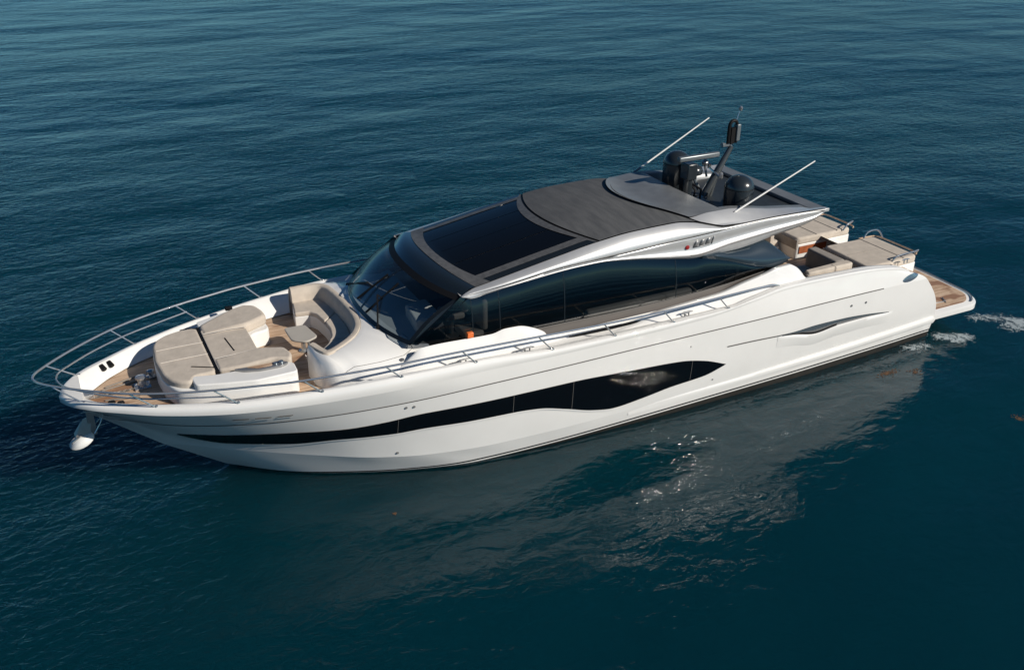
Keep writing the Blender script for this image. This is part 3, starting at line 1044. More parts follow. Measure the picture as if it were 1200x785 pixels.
build('well_floor', *box(15.0, 17.9, -1.5, 1.5, 4.32, 4.365), WELL, HUMP)
build('aft_roof_edge', *box(17.74, 18.16, -2.1, 2.1, 4.36, 4.452), SILVERDIM, HUMP, bevel=0.02)
build2('roof_tip', prism([(18.0, 2.0), (18.16, 2.0), (18.2, 2.14), (18.0, 2.135)], 4.37, 4.455), SILVER, HUMP, bevel=.01)
# underside of the roof overhang
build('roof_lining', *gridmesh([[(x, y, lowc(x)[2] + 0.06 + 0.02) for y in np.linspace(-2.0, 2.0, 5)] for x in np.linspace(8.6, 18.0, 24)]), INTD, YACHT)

# side glazing
def sg(x, t, out=0.0):
    b, c = gbase(x), lowc(max(x, 7.99))
    zt = c[2] + 0.03 if x < 14.0 else min(c[2] + 0.03, wz(x))
    yt_ = 2.0 if x < 14.0 else min(2.14, 2.0 + 0.09 * (x - 14.0))
    z = b[2] + (zt - b[2]) * t
    y = b[1] + (yt_ - b[1]) * (0.6 * t + 0.4 * max(t, 0.0) ** 4) + 0.02 * math.sin(math.pi * t) + out
    return (x, y, z)


def pillar_t(x):
    return min(1.0, max(0.0, (x - 6.84) / (8.02 - 6.84)))


gx = [6.86, 8.20, 8.85, 10.47, 13.55, 16.85]
wz = pchip([13.0, 14.3, 15.0, 15.9, 16.45, 16.95], [4.0, 3.84, 3.64, 3.34, 3.235, 3.245])


def sidepane(x0, x1, out=0.0, nx=16, nt_=12, t0=0.0):
    rows = []
    for i in range(nx + 1):
        x = x0 + (x1 - x0) * i / nx
        tm = pillar_t(x)
        if x < 8.1:
            tb = tm
            # the raked pillar bounds the first pane
            b = gbase(x)
            zt = 3.17 + (4.02 - 3.17) * tb
            row = []
            for j in range(nt_ + 1):
                z = b[2] + (zt - b[2]) * j / nt_
                t = (z - b[2]) / (lowc(8.0)[2] + .03 - b[2])
                row.append((x, b[1] + (2.0 - b[1]) * (0.6 * t + 0.4 * max(t, 0) ** 4) + out, z))
            rows.append(row)
        else:
            rows.append([sg(x, t0 + (1 - t0) * j / nt_, out) for j in range(nt_ + 1)])
    return gridmesh(rows)


for side in (port, stbd):
    frm, mul = [], []
    for x in gx[1:5]:
        mul.append(gridmesh([[sg(x - 0.012, j / 10, 0.004) for j in range(11)], [sg(x + 0.012, j / 10, 0.004) for j in range(11)]]))
    # raked corner pillar
    pr = []
    for i in range(11):
        t = i / 10
        a = ws(1.0, t, 0.006)
        xq = 6.90 + (8.10 - 6.90) * t
        zq = 3.14 + (4.0 - 3.14) * t
        pr.append([a, (a[0] + 0.10, a[1] + 0.03, a[2] - 0.03), (xq + 0.06, 2.065 - 0.01 * t, zq - 0.03)])
    frm.append(gridmesh(pr))
    wf = build('side_window', *side(join(*frm)), BLACKG, YACHT, smooth=60)
    for p_ in mul:
        build('window_mullion', *side(p_), BLACKG, wf, smooth=60)
    build('quarter_blackout', *side(gridmesh([[(x, 1.96, 2.0), (x, 1.96, min(3.75, wz(x) - 0.02))] for x in np.linspace(15.2, 16.9, 12)])), BLACK, wf)  # opaque black sheet added so the sunlit cockpit doesn't show through the glass
    for x0, x1 in zip(gx[:-1], gx[1:]):
        build('side_pane', *side(sidepane(x0, x1)), SIDEGL, wf, smooth=180)

# dark winglet at the rear end of the side glass
def winglet():
    o = smoothline([(14.3, 2.12, 3.84), (15.0, 2.17, 3.68), (15.9, 2.24, 3.40), (16.45, 2.27, 3.27), (16.95, 2.24, 3.32)], 6)
    i_ = smoothline([(14.3, 2.02, 3.84), (15.0, 2.0, 3.80), (15.65, 1.97, 3.82), (16.34, 1.93, 3.85), (16.97, 2.20, 3.34)], 6)
    lo_ = [(p[0], p[1] - 0.02, p[2] - 0.07) for p in o]
    lo2 = [(p[0], p[1] - 0.14, p[2] - 0.12) for p in o]
    rows = []
    for a, b, c, d in zip(o, i_, lo_, lo2):
        mid1 = tuple(a[k] * .66 + b[k] * .34 + (0.05 if k == 1 else 0.0) for k in range(3))
        mid2 = tuple(a[k] * .3 + b[k] * .7 + (0.04 if k == 1 else 0.03) for k in range(3))
        rows.append([d, c, a, mid1, mid2, b, (b[0] - .05, b[1] - .35, b[2] - 0.05)])
    return gridmesh(rows)


for side in (port, stbd):
    build('side_winglet', *side(winglet()), NAVY, YACHT, smooth=45)
# port navigation light at the foot of the glass
build('navigation_light', *box(8.02, 8.16, -2.26, -2.17, 3.10, 3.22), ORANGE, YACHT, bevel=0.01)
build('navigation_light', *box(8.02, 8.16, 2.17, 2.26, 3.10, 3.22), ORANGE, YACHT, bevel=0.01)

# coachroof in front of the windscreen, round the bow sofa
sofa_line = [(4.86, -1.10), (4.98, -1.50), (5.12, -1.66), (5.45, -1.50), (5.9, -1.12), (6.18, -0.62), (6.28, 0.0), (6.27, 0.7), (6.22, 1.35), (6.12, 1.80), (5.85, 1.98), (5.28, 2.02)]


def resample(pts, n):
    P = np.array(pts, float)
    d = np.concatenate([[0], np.cumsum(np.linalg.norm(np.diff(P, axis=0), axis=1))])
    s = np.linspace(0, d[-1], n)
    return np.stack([np.interp(s, d, P[:, k]) for k in range(P.shape[1])], 1)


NL = 46
top_in = resample([tuple(p) for p in smoothline([(x, y, 0) for x, y in sofa_line], 6)], NL)[:, :2]
out_line = resample([(4.86, -1.16), (4.94, -1.62), (5.3, -2.02), (5.9, -2.30), (6.6, -2.40), (6.9, -2.38), (6.86, -1.99), (6.62, -1.5), (6.42, -0.8), (6.36, 0.0), (6.42, 0.8), (6.62, 1.5), (6.86, 1.99), (6.9, 2.38), (6.4, 2.4), (5.8, 2.36), (5.3, 2.25), (5.26, 2.06)], 140)
# rows: inner top ring -> crown -> outer foot
def coach():
    # inner ring and a matching outer ring by parameter
    o = resample([(4.80, -1.10), (4.84, -1.66), (5.15, -2.03), (5.7, -2.28), (6.3, -2.40), (6.95, -2.42), (7.3, -2.2), (7.0, -1.2), (6.9, 0), (7.0, 1.2), (7.3, 2.2), (6.95, 2.42), (6.3, 2.40), (5.8, 2.34), (5.4, 2.24), (5.24, 2.05)], NL)
    rows = []
    for a, b in zip(top_in, o):
        front = max(0, (abs(b[1]) - 1.6) / 0.8)
        zt = 3.10 if a[1] < -1.3 and a[0] < 5.3 else 3.13
        # foot height: deck level at the sides, under the glass at the middle
        foot = 2.62 if abs(b[1]) > 2.1 else (2.62 if b[0] < 5.6 else 3.02)
        if b[0] < 5.6:
            foot = 2.40
        mid = a * 0.45 + b * 0.55
        q1 = a * 0.93 + b * 0.07
        q3 = a * 0.12 + b * 0.88
        zm = zt - (zt - foot) * 0.22
        if b[0] < 5.3:
            rows.append([(a[0], a[1], zt), (*q1, zt + 0.01), (*(a * .7 + b * .3), zt - 0.01), (*(a * .3 + b * .7), zt - 0.10), (*(a * .08 + b * .92), zt - 0.32), (*b, foot)])
        else:
            rows.append([(a[0], a[1], zt), (*q1, zt + 0.012), (*mid, zm), (*(a * .3 + b * .7), zt - (zt - foot) * 0.42), (*q3, zt - (zt - foot) * 0.75), (*b, foot)])
    return gridmesh(rows)


CR_ = coach()
COACH = build('coachroof', *CR_, GEL, YACHT, smooth=60)
sm_ = [CR_[0][i * 6 + 3] for i in range(6, 19)]
build('coachroof_seam', *tube([(p[0], p[1], p[2] + 0.002) for p in sm_], 0.006, 5), GROOVE, COACH)
for p_ in (lathe((6.55, -2.12, 2.86), [(0.05, 0), (0.05, 0.03), (0.03, 0.04)], 14), lathe((6.0, -1.35, 3.06), [(0.05, 0), (0.05, 0.03), (0.03, 0.04)], 14),):
    build('deck_hatch_knob', *p_, STEELD, YACHT)

# ------------------------------------------------------------------ interior seen through the glass
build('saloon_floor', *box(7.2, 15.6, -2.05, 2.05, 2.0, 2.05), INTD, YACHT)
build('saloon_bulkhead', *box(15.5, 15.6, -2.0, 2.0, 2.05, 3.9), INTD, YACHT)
dash = [(-1.9, 0), (1.9, 0)]
DASH = build('dashboard', *gridmesh([[ws(-0.94 + 1.88 * i / 24, 0.015, -0.12), (ws(-0.94 + 1.88 * i / 24, 0.2, 0)[0] + .25, 1.85 * (-0.94 + 1.88 * i / 24), 3.12), (7.7, 1.85 * (-0.94 + 1.88 * i / 24), 3.27), (7.72, 1.85 * (-0.94 + 1.88 * i / 24), 2.3)] for i in range(25)]), INTG, YACHT, smooth=30)
build('instrument_hood', *prism(rnd_poly([(7.1, -1.55), (7.75, -1.6), (7.75, -0.55), (7.2, -0.65)], .1), 3.12, 3.42), INTW, DASH, bevel=0.05)
build('saloon_sofa', *join(box(11.2, 14.2, -1.95, -1.35, 2.05, 2.5), box(11.2, 14.2, -2.0, -1.8, 2.5, 2.95)), INTW, YACHT, bevel=0.06)
build('galley_counter', *box(9.6, 11.0, 1.0, 1.9, 2.05, 3.0), INTW, YACHT, bevel=0.02)
for i, (y, lab) in enumerate(((-1.05, 'cream helm seat behind the port half of the windscreen'), (0.0, 'cream helm seat behind the middle of the windscreen'))):
    h = thing('helm_seat', lab, 'chair', (8.6, y, 2.05), 'helm seats inside the wheelhouse')
    build('seat', *box(8.35, 8.85, y - .3, y + .3, 2.55, 2.72), INTW, h, bevel=0.06)
    build('backrest', *prism([(8.8, y - .3), (8.95, y - .3), (8.95, y + .3), (8.8, y + .3)], 2.7, 3.45), INTW, h, bevel=0.06)
    build('pedestal', *lathe((8.6, y, 2.05), [(.2, 0), (.06, .05), (.06, .5)], 14), STEELD, h)

# ------------------------------------------------------------------ rails
def rail_group(side_sign, bases, tops):
    out = []
    return out


RT = [(-0.41, 0.0, 3.10), (-0.36, 0.17, 3.10), (-0.22, 0.36, 3.10), (0.10, 0.68, 3.11), (0.55, 1.06, 3.12), (1.2, 1.52, 3.13), (1.9, 1.87, 3.14), (2.67, 2.15, 3.15), (3.5, 2.38, 3.155), (4.32, 2.57, 3.16), (5.96, 2.78, 3.17), (7.6, 2.84, 3.16), (9.35, 2.85, 3.10), (11.1, 2.85, 3.035), (12.76, 2.84, 3.00), (14.4, 2.81, 3.01), (15.5, 2.74, 2.99), (16.1, 2.68, 2.95), (16.38, 2.64, 2.86)]
half = smoothline(RT, 6)
full = [(x, -y, z) for x, y, z in reversed(half)] + half[1:]
RAIL = build('guard_rail', *tube(full, 0.024, 8), STEEL, YACHT)
mid = smoothline([(0.0, 0.0, 2.98), (0.06, 0.25, 2.98), (0.25, 0.52, 2.96), (0.75, 1.0, 2.95), (1.45, 1.50, 2.94), (2.2, 1.85, 2.945), (2.9, 2.14, 2.95)], 6)
mfull = [(x, -y, z) for x, y, z in reversed(mid)] + mid[1:]
build('middle_rail', *tube(mfull, 0.017, 8), STEEL, RAIL)
ST = [((0.42, 0.62, 2.66), (-0.14, 0.44, 3.10)), ((1.66, 1.49, 2.70), (1.2, 1.52, 3.13)), ((3.12, 2.12, 2.74), (2.67, 2.15, 3.15)), ((4.7, 2.52, 2.79), (4.32, 2.57, 3.16)), ((6.3, 2.76, 2.85), (5.96, 2.78, 3.17)), ((7.95, 2.82, 2.82), (7.62, 2.84, 3.16)), ((9.8, 2.835, 2.70), (9.42, 2.85, 3.10)), ((11.43, 2.835, 2.67), (11.1, 2.85, 3.035)), ((13.06, 2.825, 2.66), (12.74, 2.84, 3.0)), ((14.7, 2.80, 2.66), (14.36, 2.81, 3.01))]
for b_, t_ in ST:
    for s in (-1, 1):
        foot = (b_[0], b_[1] * s, b_[2] - 0.02)
        build('stanchion', *join(tube([foot, (t_[0], t_[1] * s, t_[2])], 0.016, 8), lathe((foot[0], foot[1], foot[2] + 0.02), [(0.04, 0), (0.035, 0.02), (0.02, 0.03)], 10)), STEEL, RAIL)


def cleat(x, y, z, ang, L=0.34):
    c, s = math.cos(ang), math.sin(ang)
    P = lambda a, h, b=0: (x + c * a - s * b, y + s * a + c * b, z + h)
    return join(tube([P(-L / 2, 0.085), P(-L / 4, 0.10), P(L / 4, 0.10), P(L / 2, 0.085)], [0.010, 0.020, 0.020, 0.010], 8), tube([P(-0.06, -.02), P(-0.06, 0.10)], 0.018, 8), tube([P(0.06, -.02), P(0.06, 0.10)], 0.018, 8))


for x, y, z, a in ((9.28, -2.62, 2.66, 0.0), (13.55, -2.66, 2.64, 0.0), (9.28, 2.62, 2.66, 0.0), (13.55, 2.66, 2.64, 0), (7.75, -2.6, 2.72, 0.05)):
    build('mooring_cleat', *cleat(x, y, z, a), STEELD, YACHT)
# fairlead rollers in the starboard bow bulwark
for y in (1, -1):
    bx = [(0.90, 0.80, 2.60), (1.06, 0.90, 2.60)]
    build('fairlead', *join(*[tube([(px + .03, y * (py - .05), pz - 0.0), (px - .03, y * (py + .06), pz + 0.06)], 0.05, 10) for px, py, pz in bx]), BLACK, YACHT)
# small windlass, chain and hatch on the bow teak
WL = build('windlass', *join(lathe((1.55, 0.02, 2.40), [(0.13, 0), (0.13, 0.05), (0.09, 0.07), (0.07, 0.16), (0.11, 0.20), (0.11, 0.24), (0.04, 0.26)], 18), box(1.40, 1.72, -0.14, 0.16, 2.40, 2.44)), STEEL, YACHT)
build('warping_drum', *lathe((1.78, 0.32, 2.42), [(0.10, 0), (0.10, 0.04), (0.05, 0.06), (0.05, 0.13), (0.08, 0.16), (0.03, 0.18)], 16), STEEL, WL)
ch = []
for k in range(16):
    x = 0.62 + 0.055 * k
    ch.append(tube([(x - .035, -0.03, 2.425), (x, -0.05 + .03 * (k % 2), 2.435), (x + .035, -0.03, 2.425)], 0.013, 6))
build('anchor_chain', *join(*ch), CHAIN, YACHT)
build('chain_channel', *box(0.50, 1.30, -0.07, 0.03, 2.400, 2.407), CHAIN, YACHT)
build('bow_roller', *join(box(0.32, 0.62, -0.09, 0.09, 2.42, 2.52), tube([(0.30, -0.12, 2.5), (0.30, 0.12, 2.5)], 0.05, 10)), STEEL, YACHT, bevel=0.01)
for p_, q_ in (((0.85, 0.28), (1.55, 0.52)), ((0.78, 0.18), (1.5, 0.30)), ((0.80, -0.28), (1.45, -0.42))):
    build('foredeck_hatch_frame', *tube([(*p_, 2.42), (*q_, 2.42)], 0.02, 6), CHAIN, YACHT)

# ------------------------------------------------------------------ mast equipment on the roof
def dome(name, x, y, z0, r_, h):
    prof = [(r_ * 0.86, 0), (r_ * 0.98, 0.05), (r_, h * 0.25), (r_, h - r_ * 0.85)]
    for k in range(1, 9):
        a = k / 8 * math.pi / 2 * 0.97
        prof.append((r_ * math.cos(a), h - r_ * 0.85 + r_ * 0.85 * math.sin(a)))
    d = build(name, *lathe((x, y, z0), prof, 32), DOME, YACHT, smooth=50)
    build('dome_seam', *tube([(x + (r_ + .002) * math.cos(a), y + (r_ + .002) * math.sin(a), z0 + h - r_ * .85) for a in np.linspace(0, 2 * math.pi, 33)[:-1]], 0.008, 6, closed=True), BLACK, d)


dome('satellite_dome', 16.2, -0.95, 4.36, 0.37, 0.90)
dome('satellite_dome', 15.62, 0.92, 4.36, 0.37, 1.12)
MAST = build('radar_mast', *join(
    tube([(15.85, 0.05, 4.36), (16.15, 0.03, 4.9), (16.60, 0.0, 5.72)], [0.12, 0.10, 0.07], 8),
    tube([(16.25, 0.25, 4.36), (16.35, 0.18, 4.9), (16.64, 0.05, 5.72)], [0.08, 0.07, 0.05], 8)), MASTD, YACHT, smooth=50)
for p_ in (tube([(16.02, -0.42, 5.06), (16.30, 0.42, 5.06)], 0.035, 8), lathe((16.02, -0.42, 5.06), [(.05, 0), (.05, .10), (.02, .12)], 10), lathe((16.30, 0.42, 5.06), [(.05, 0), (.05, .12), (.02, .14)], 10),):
    build('crossbar', *p_, STEEL, MAST)
# horseshoe light bracket at the mast head
hs = [(16.60 + 0.12 * math.cos(a), 0.0, 6.24 + 0.14 * math.sin(a)) for a in np.linspace(0, math.pi, 10)]
hs = [(16.72, 0, 5.80)] + hs + [(16.48, 0, 5.80)]
build('light_bracket', *join(tube(hs, 0.045, 8), box(16.54, 16.66, -0.04, 0.04, 5.78, 6.2)), BLACK, MAST)
build('horn', *join(tube([(16.62, 0.03, 5.72), (16.30, 0.02, 5.78)], [0.03, 0.06], 10), box(16.3, 16.5, -.05, .05, 5.74, 5.79)), MASTG, MAST)
build('floodlight', *box(16.68, 16.80, -0.08, 0.08, 5.85, 6.28), MASTG, MAST, bevel=0.02)
build('masthead_light', *join(tube([(16.66, 0, 6.3), (16.76, 0, 6.62)], 0.012, 6), lathe((16.78, 0, 6.62), [(0.035, 0), (0.05, 0.03), (0.05, 0.08), (0.02, 0.11)], 12)), STEEL, MAST)
# open-array radar scanner
RAD = build('radar_pedestal', *join(tube([(15.35, 0.05, 4.36), (15.35, 0.05, 5.35)], 0.12, 12), box(15.2, 15.5, -0.12, 0.22, 5.0, 5.42), box(15.3, 15.75, -0.3, 0.0, 4.36, 4.55)), DOME, YACHT, bevel=0.03)
build('radar_scanner', *join(box(14.98, 16.26, -0.02, 0.11, 5.47, 5.61)), MASTG, RAD, bevel=0.04)
build('small_dome', *lathe((15.72, 0.35, 4.95), [(0.10, 0), (0.24, 0.06), (0.26, 0.14), (0.22, 0.24), (0.10, 0.31)], 20), DOME, MAST, smooth=50)
build('dome_post', *tube([(15.85, 0.2, 4.6), (15.72, 0.35, 4.97)], 0.05, 8), MASTG, MAST)
build('camera_unit', *join(lathe((16.05, 0.30, 5.2), [(0.07, 0), (0.09, 0.08), (0.05, 0.16)], 12), tube([(16.1, 0.25, 4.9), (16.05, 0.3, 5.2)], 0.03, 6)), STEELD, MAST)
build('equipment_box', *box(15.30, 15.62, -0.62, -0.30, 4.36, 4.56), MASTG, YACHT, bevel=0.03)
build('cable_bundle', *join(*[tube([(15.15 + .1 * k, 0.25 - .2 * k, 4.38), (15.3 + .1 * k, 0.1 - .1 * k, 4.6 + .05 * k), (15.4, 0.05, 4.9)], 0.03, 6) for k in range(4)]), BLACK, YACHT)
for s, b_, t_ in ((-1, (15.17, -1.85, 4.62), (17.74, -1.85, 5.66)), (1, (14.93, 1.85, 4.75), (17.29, 1.85, 5.97))):
    d = Vector(t_) - Vector(b_)
    a = build('whip_antenna', *tube([tuple(Vector(b_) + d * 0.06), t_], [0.024, 0.016], 8), WHITEP, YACHT)
    build('antenna_mount', *tube([tuple(Vector(b_) - d * 0.012), tuple(Vector(b_) + d * 0.075)], 0.035, 8), STEELD, a)
# maker's badge and small lens on the roof beam
def beam_pt(x, z, out=0.0):
    c_, g_ = crs(x), grv(x)
    d = g_[2] - c_[2]
    t = (z - c_[2]) / d
    y = np.interp(t, [0, .25, .55, .88, 1], [c_[1], c_[1] - 0.09 * min(1, d / .4), c_[1] - 0.07 * min(1, d / .4), g_[1] + 0.03 * min(1, d / .2), g_[1] + .015])
    return (x, -(y + out), z)


bx0, bx1 = 14.02, 14.56
def quad(x0, x1, za, zb2, out, sh=0.0):
    return ([beam_pt(x0, za, out), beam_pt(x1, za, out), beam_pt(x1 + sh, zb2, out), beam_pt(x0 + sh, zb2, out)], [(0, 1, 2, 3)])


for p_ in (quad(14.00, 14.12, 4.10, 4.26, 0.012, .03), quad(14.17, 14.30, 4.11, 4.27, 0.012, .03), quad(14.35, 14.48, 4.12, 4.28, 0.012, .03), quad(14.53, 14.56, 4.10, 4.31, 0.012, .03), quad(14.0, 14.5, 4.085, 4.10, 0.014)):
    build('badge_plate', *p_, STEELD, YACHT, solid=0.01)
build('red_lens', *lathe(beam_pt(13.83, 4.13, 0.0), [(0.055, 0.02), (0.055, -0.02), (0.03, -0.03)], 14, 'Y'), RED, YACHT)

# ------------------------------------------------------------------ bow sunbed
SB = thing('sunbed', 'large beige bow sunbed with raised arms on the teak foredeck ahead of the windscreen', 'sunbed', (3.1, 0, 2.40))
base_o = [(1.92, -0.75), (1.86, 0.0), (1.92, 0.75), (2.1, 1.12), (2.5, 1.36), (3.0, 1.55), (3.6, 1.78), (4.1, 1.86), (4.42, 1.62), (4.46, 0.72), (4.0, 0.64), (3.95, -0.55), (4.4, -0.9), (4.5, -1.45), (4.4, -1.80), (3.6, -1.78), (3.0, -1.6), (2.5, -1.42), (2.1, -1.18)]
build('base', *prism(rnd_poly(base_o, 0.16, 3), 2.40, 2.80), DECKW, SB, bevel=0.04)
wing = [(2.42, -0.98), (2.9, -1.13), (3.55, -1.16), (4.25, -1.18), (4.46, -1.30), (4.44, -1.72), (3.6, -1.74), (3.0, -1.58), (2.45, -1.40)]
build('side_moulding', *prism(rnd_poly(wing, 0.09, 4), 2.78, 2.935), DECKW, SB, bevel=0.07, segs=5)
wing2 = [(3.0, 1.28), (3.5, 1.50), (4.0, 1.72), (4.05, 1.84), (3.6, 1.76), (3.0, 1.52)]
build('side_moulding', *prism(rnd_poly(wing2, 0.04, 3), 2.78, 2.93), DECKW, SB, bevel=0.03)
front = [(1.93, -0.70), (1.87, 0.0), (1.93, 0.70), (2.02, 0.95), (2.25, 1.14), (2.55, 1.24), (2.94, 1.24), (2.94, -1.02), (2.5, -1.02), (2.42, -1.25), (2.2, -1.16), (2.02, -0.95)]
build('mattress', *prism(rnd_poly(front, 0.12, 4), 2.76, 2.95), CUSH, SB, bevel=0.06, segs=4)
centre = [(2.99, -0.98), (2.99, 1.0), (3.92, 0.80), (3.92, -0.52)]
build('mattress', *prism(rnd_poly(centre, 0.06, 3), 2.76, 2.955), CUSH, SB, bevel=0.05, segs=4)
armS = [(2.99, 0.74), (2.99, 1.26), (3.3, 1.44), (3.8, 1.68), (4.12, 1.80), (4.36, 1.66), (4.46, 1.30), (4.46, 0.98), (3.92, 0.70)]
build('arm_cushion', *prism(rnd_poly(armS, 0.10, 4), 2.78, lambda x, y: 2.965 + 0.075 * min(1, max(0, (x - 3.0) / .8))), CUSH, SB, bevel=0.085, segs=5)
armP = [(2.99, -0.52), (2.99, -1.02), (3.4, -1.12), (4.1, -1.12), (4.42, -1.28), (4.5, -1.04), (4.42, -0.70), (3.95, -0.50)]
build('arm_cushion', *prism(rnd_poly(armP, 0.08, 4), 2.78, lambda x, y: 2.97 + 0.06 * min(1, max(0, (x - 3.0) / .8))), CUSH, SB, bevel=0.06, segs=4)
sm = [tube([(1.97, y, 2.952), (2.4, y, 2.957), (2.93, y * .98, 2.952)], 0.008, 6) for y in (0.42, -0.18)]
sm += [tube([(3.0, 0.72, 2.985), (3.5, 0.70, 3.0), (3.92, 0.66, 3.0)], 0.008, 6), tube([(3.0, -0.54, 2.985), (3.5, -0.52, 2.99), (3.95, -0.48, 3.0)], 0.008, 6)]
for p_ in sm:
    build('piping', *p_, SEAM, SB)
for p_ in (box(2.935, 2.995, -1.0, 1.24, 2.80, 2.93), tube([(3.46, -0.30, 2.957), (3.40, 0.38, 2.957)], 0.014, 6),):
    build('cushion_gap', *p_, BLACK, SB)
# drinks tray with teak bottom let into the port moulding
tray = [(3.25, -1.16), (3.5, -1.20), (4.2, -1.22), (4.36, -1.34), (4.2, -1.44), (3.75, -1.42), (3.45, -1.32)]
TR = build('drinks_tray', *prism(rnd_poly(tray, 0.06, 3), 2.94, 2.985), STEELD, SB, bevel=0.012)
build('teak_bottom', *prism(rnd_poly([(3.5, -1.215), (4.05, -1.235), (4.0, -1.36), (3.7, -1.35)], 0.04, 3), 2.96, 2.992), TEAK, TR)
for p_ in (lathe((4.20, -1.31, 2.97), [(0.05, 0), (0.05, 0.05), (0.035, 0.05)], 14), lathe((4.08, -1.33, 2.97), [(0.04, 0), (0.04, 0.05), (0.03, 0.05)], 14),):
    build('bottle_holder', *p_, SKYGL, TR)
build('speaker_button', *lathe((3.85, -1.752, 2.72), [(0.03, 0), (0.03, -0.015)], 12, 'Y'), STEELD, SB)
for p_ in (tube([(2.52, -0.62, 2.957), (2.93, -0.86, 2.957)], 0.012, 5), tube([(2.99, 1.10, 2.96), (2.75, 1.24, 2.95), (2.6, 1.32, 2.9)], 0.012, 5),):
    build('stitching_mark', *p_, BLACK, SB)
build('hinge_plate', *box(3.70, 3.86, 1.70, 1.80, 2.98, 3.06), BLACK, SB, bevel=0.01)

# ------------------------------------------------------------------ bow sofa
SF = thing('sofa', 'curved beige bow sofa wrapped round the small table below the windscreen', 'sofa', (5.7, 0.2, 2.40))
ring = resample([tuple(p) for p in smoothline([(x, y, 0) for x, y in sofa_line], 6)], 60)[:, :2]


def offset_line(L, d):
    out = []
    for i in range(len(L)):
        t = L[min(i + 1, len(L) - 1)] - L[max(i - 1, 0)]
        t = t / np.linalg.norm(t)
        out.append(L[i] + np.array([-t[1], t[0]]) * d)
    return out


inn = offset_line(ring, 0.16)
inn2 = offset_line(ring, 0.24)
rows = []
for a, b, c in zip(ring, inn, inn2):
    rows.append([(*a, 2.78), (*a, 3.10), (*(a * .9 + b * .1), 3.155), (*(a * .35 + b * .65), 3.17), (*b, 3.13), (*(b * .5 + c * .5), 2.98), (*c, 2.80)])
mesh_ = gridmesh(rows)
k7 = len(rows[0])
mesh_ = (mesh_[0], mesh_[1] + [tuple(range(k7)), tuple(range((len(rows) - 1) * k7 + k7 - 1, (len(rows) - 1) * k7 - 1, -1))])
build('backrest', *mesh_, CUSH, SF, smooth=60)
# seat base and three seat cushions
seatline = resample([(5.26, 1.82), (5.88, 1.78), (6.02, 1.40), (6.06, 0.7), (6.06, 0.0), (5.98, -0.5), (5.70, -0.95), (5.30, -1.35)], 40)
frontl = resample([(5.16, 1.22), (5.50, 1.16), (5.60, 0.98), (5.66, 0.5), (5.66, 0.1), (5.58, -0.28), (5.38, -0.62), (5.0, -0.98)], 40)
b_out = [tuple(p) for p in seatline] + [tuple(p) for p in frontl[::-1]]
build('base', *prism([(x + 0.0, y) for x, y in b_out], 2.40, 2.72), DECKW, SF, bevel=0.02)
for i0, i1 in ((0, 15), (15, 29), (29, 39)):
    pl = [tuple(p) for p in seatline[i0:i1 + 1]] + [tuple(p) for p in frontl[i0:i1 + 1][::-1]]
    cxy = np.mean(np.array(pl), 0)
    pl = [tuple(cxy + (np.array(p) - cxy) * 0.985) for p in pl]
    build('seat_cushion', *prism(pl, 2.71, 2.83), CUSH, SF, bevel=0.04, segs=3)
pr = []
for t in (0.30, 0.48, 0.62, 0.74):
    i = int(t * 59)
    pr.append(tube([(*(ring[i] * .35 + inn[i] * .65), 3.172), (*(inn[i] * .5 + inn2[i] * .5), 2.99)], 0.008, 5))
for p_ in pr:
    build('piping', *p_, SEAM, SF)
build('side_panel', *prism([(4.86, -1.10), (4.98, -1.50), (5.12, -1.64), (5.35, -1.45), (5.12, -1.05)], 2.40, 2.80), DECKW, SF, bevel=0.02)
build('round_emblem', *lathe((4.885, -1.30, 2.68), [(0.09, 0.03), (0.09, -0.03), (0.07, -0.035)], 20, 'X'), STEELD, SF)
# table
TB = thing('table', 'small beige pedestal table with rounded corners standing before the bow sofa', 'table', (5.0, 0.12, 2.40))
build('table_top', *prism(rnd_poly([(4.72, 0.52), (5.20, 0.50), (5.30, -0.20), (5.00, -0.36), (4.72, -0.14)], 0.10, 5), 2.80, 2.85), TABLET, TB, bevel=0.018)
build('leg', *join(lathe((5.03, 0.10, 2.40), [(0.12, 0), (0.12, 0.015), (0.05, 0.03), (0.045, 0.40)], 16), tube([(5.15, 0.02, 2.40), (5.13, 0.03, 2.80)], 0.03, 8)), STEEL, TB)

# ------------------------------------------------------------------ cockpit furniture
def sunpad(name, label, o, z0, z1, seams, sgn):
    t = thing(name, label, 'sunbed', (sum(p[0] for p in o) / len(o), sum(p[1] for p in o) / len(o), 1.8), 'aft sunbeds over the stern')
    build('base', *prism(rnd_poly([(x, y) for x, y in o], 0.1, 3), 1.80, z0 + 0.02), DECKW, t, bevel=0.02)
    build('mattress', *prism(rnd_poly(o, 0.16, 4), z0, z1), CUSH, t, bevel=0.07, segs=4)
    build('front_shade', *prism(rnd_poly([(o[0][0] - 0.025, o[0][1]), (o[0][0] + 0.05, o[0][1]), (o[3][0] + 0.05, o[3][1]), (o[3][0] - .025, o[3][1])], .02), z0 - 0.12, z1 - 0.06), CUSHD, t, bevel=0.02)  # darker slab paints the shade on the face turned from the sun
    for a, b in seams:
        build('piping', *tube([(*a, z1 + 0.003), (*b, z1 + 0.003)], 0.010, 5), CUSHD, t)
    return t


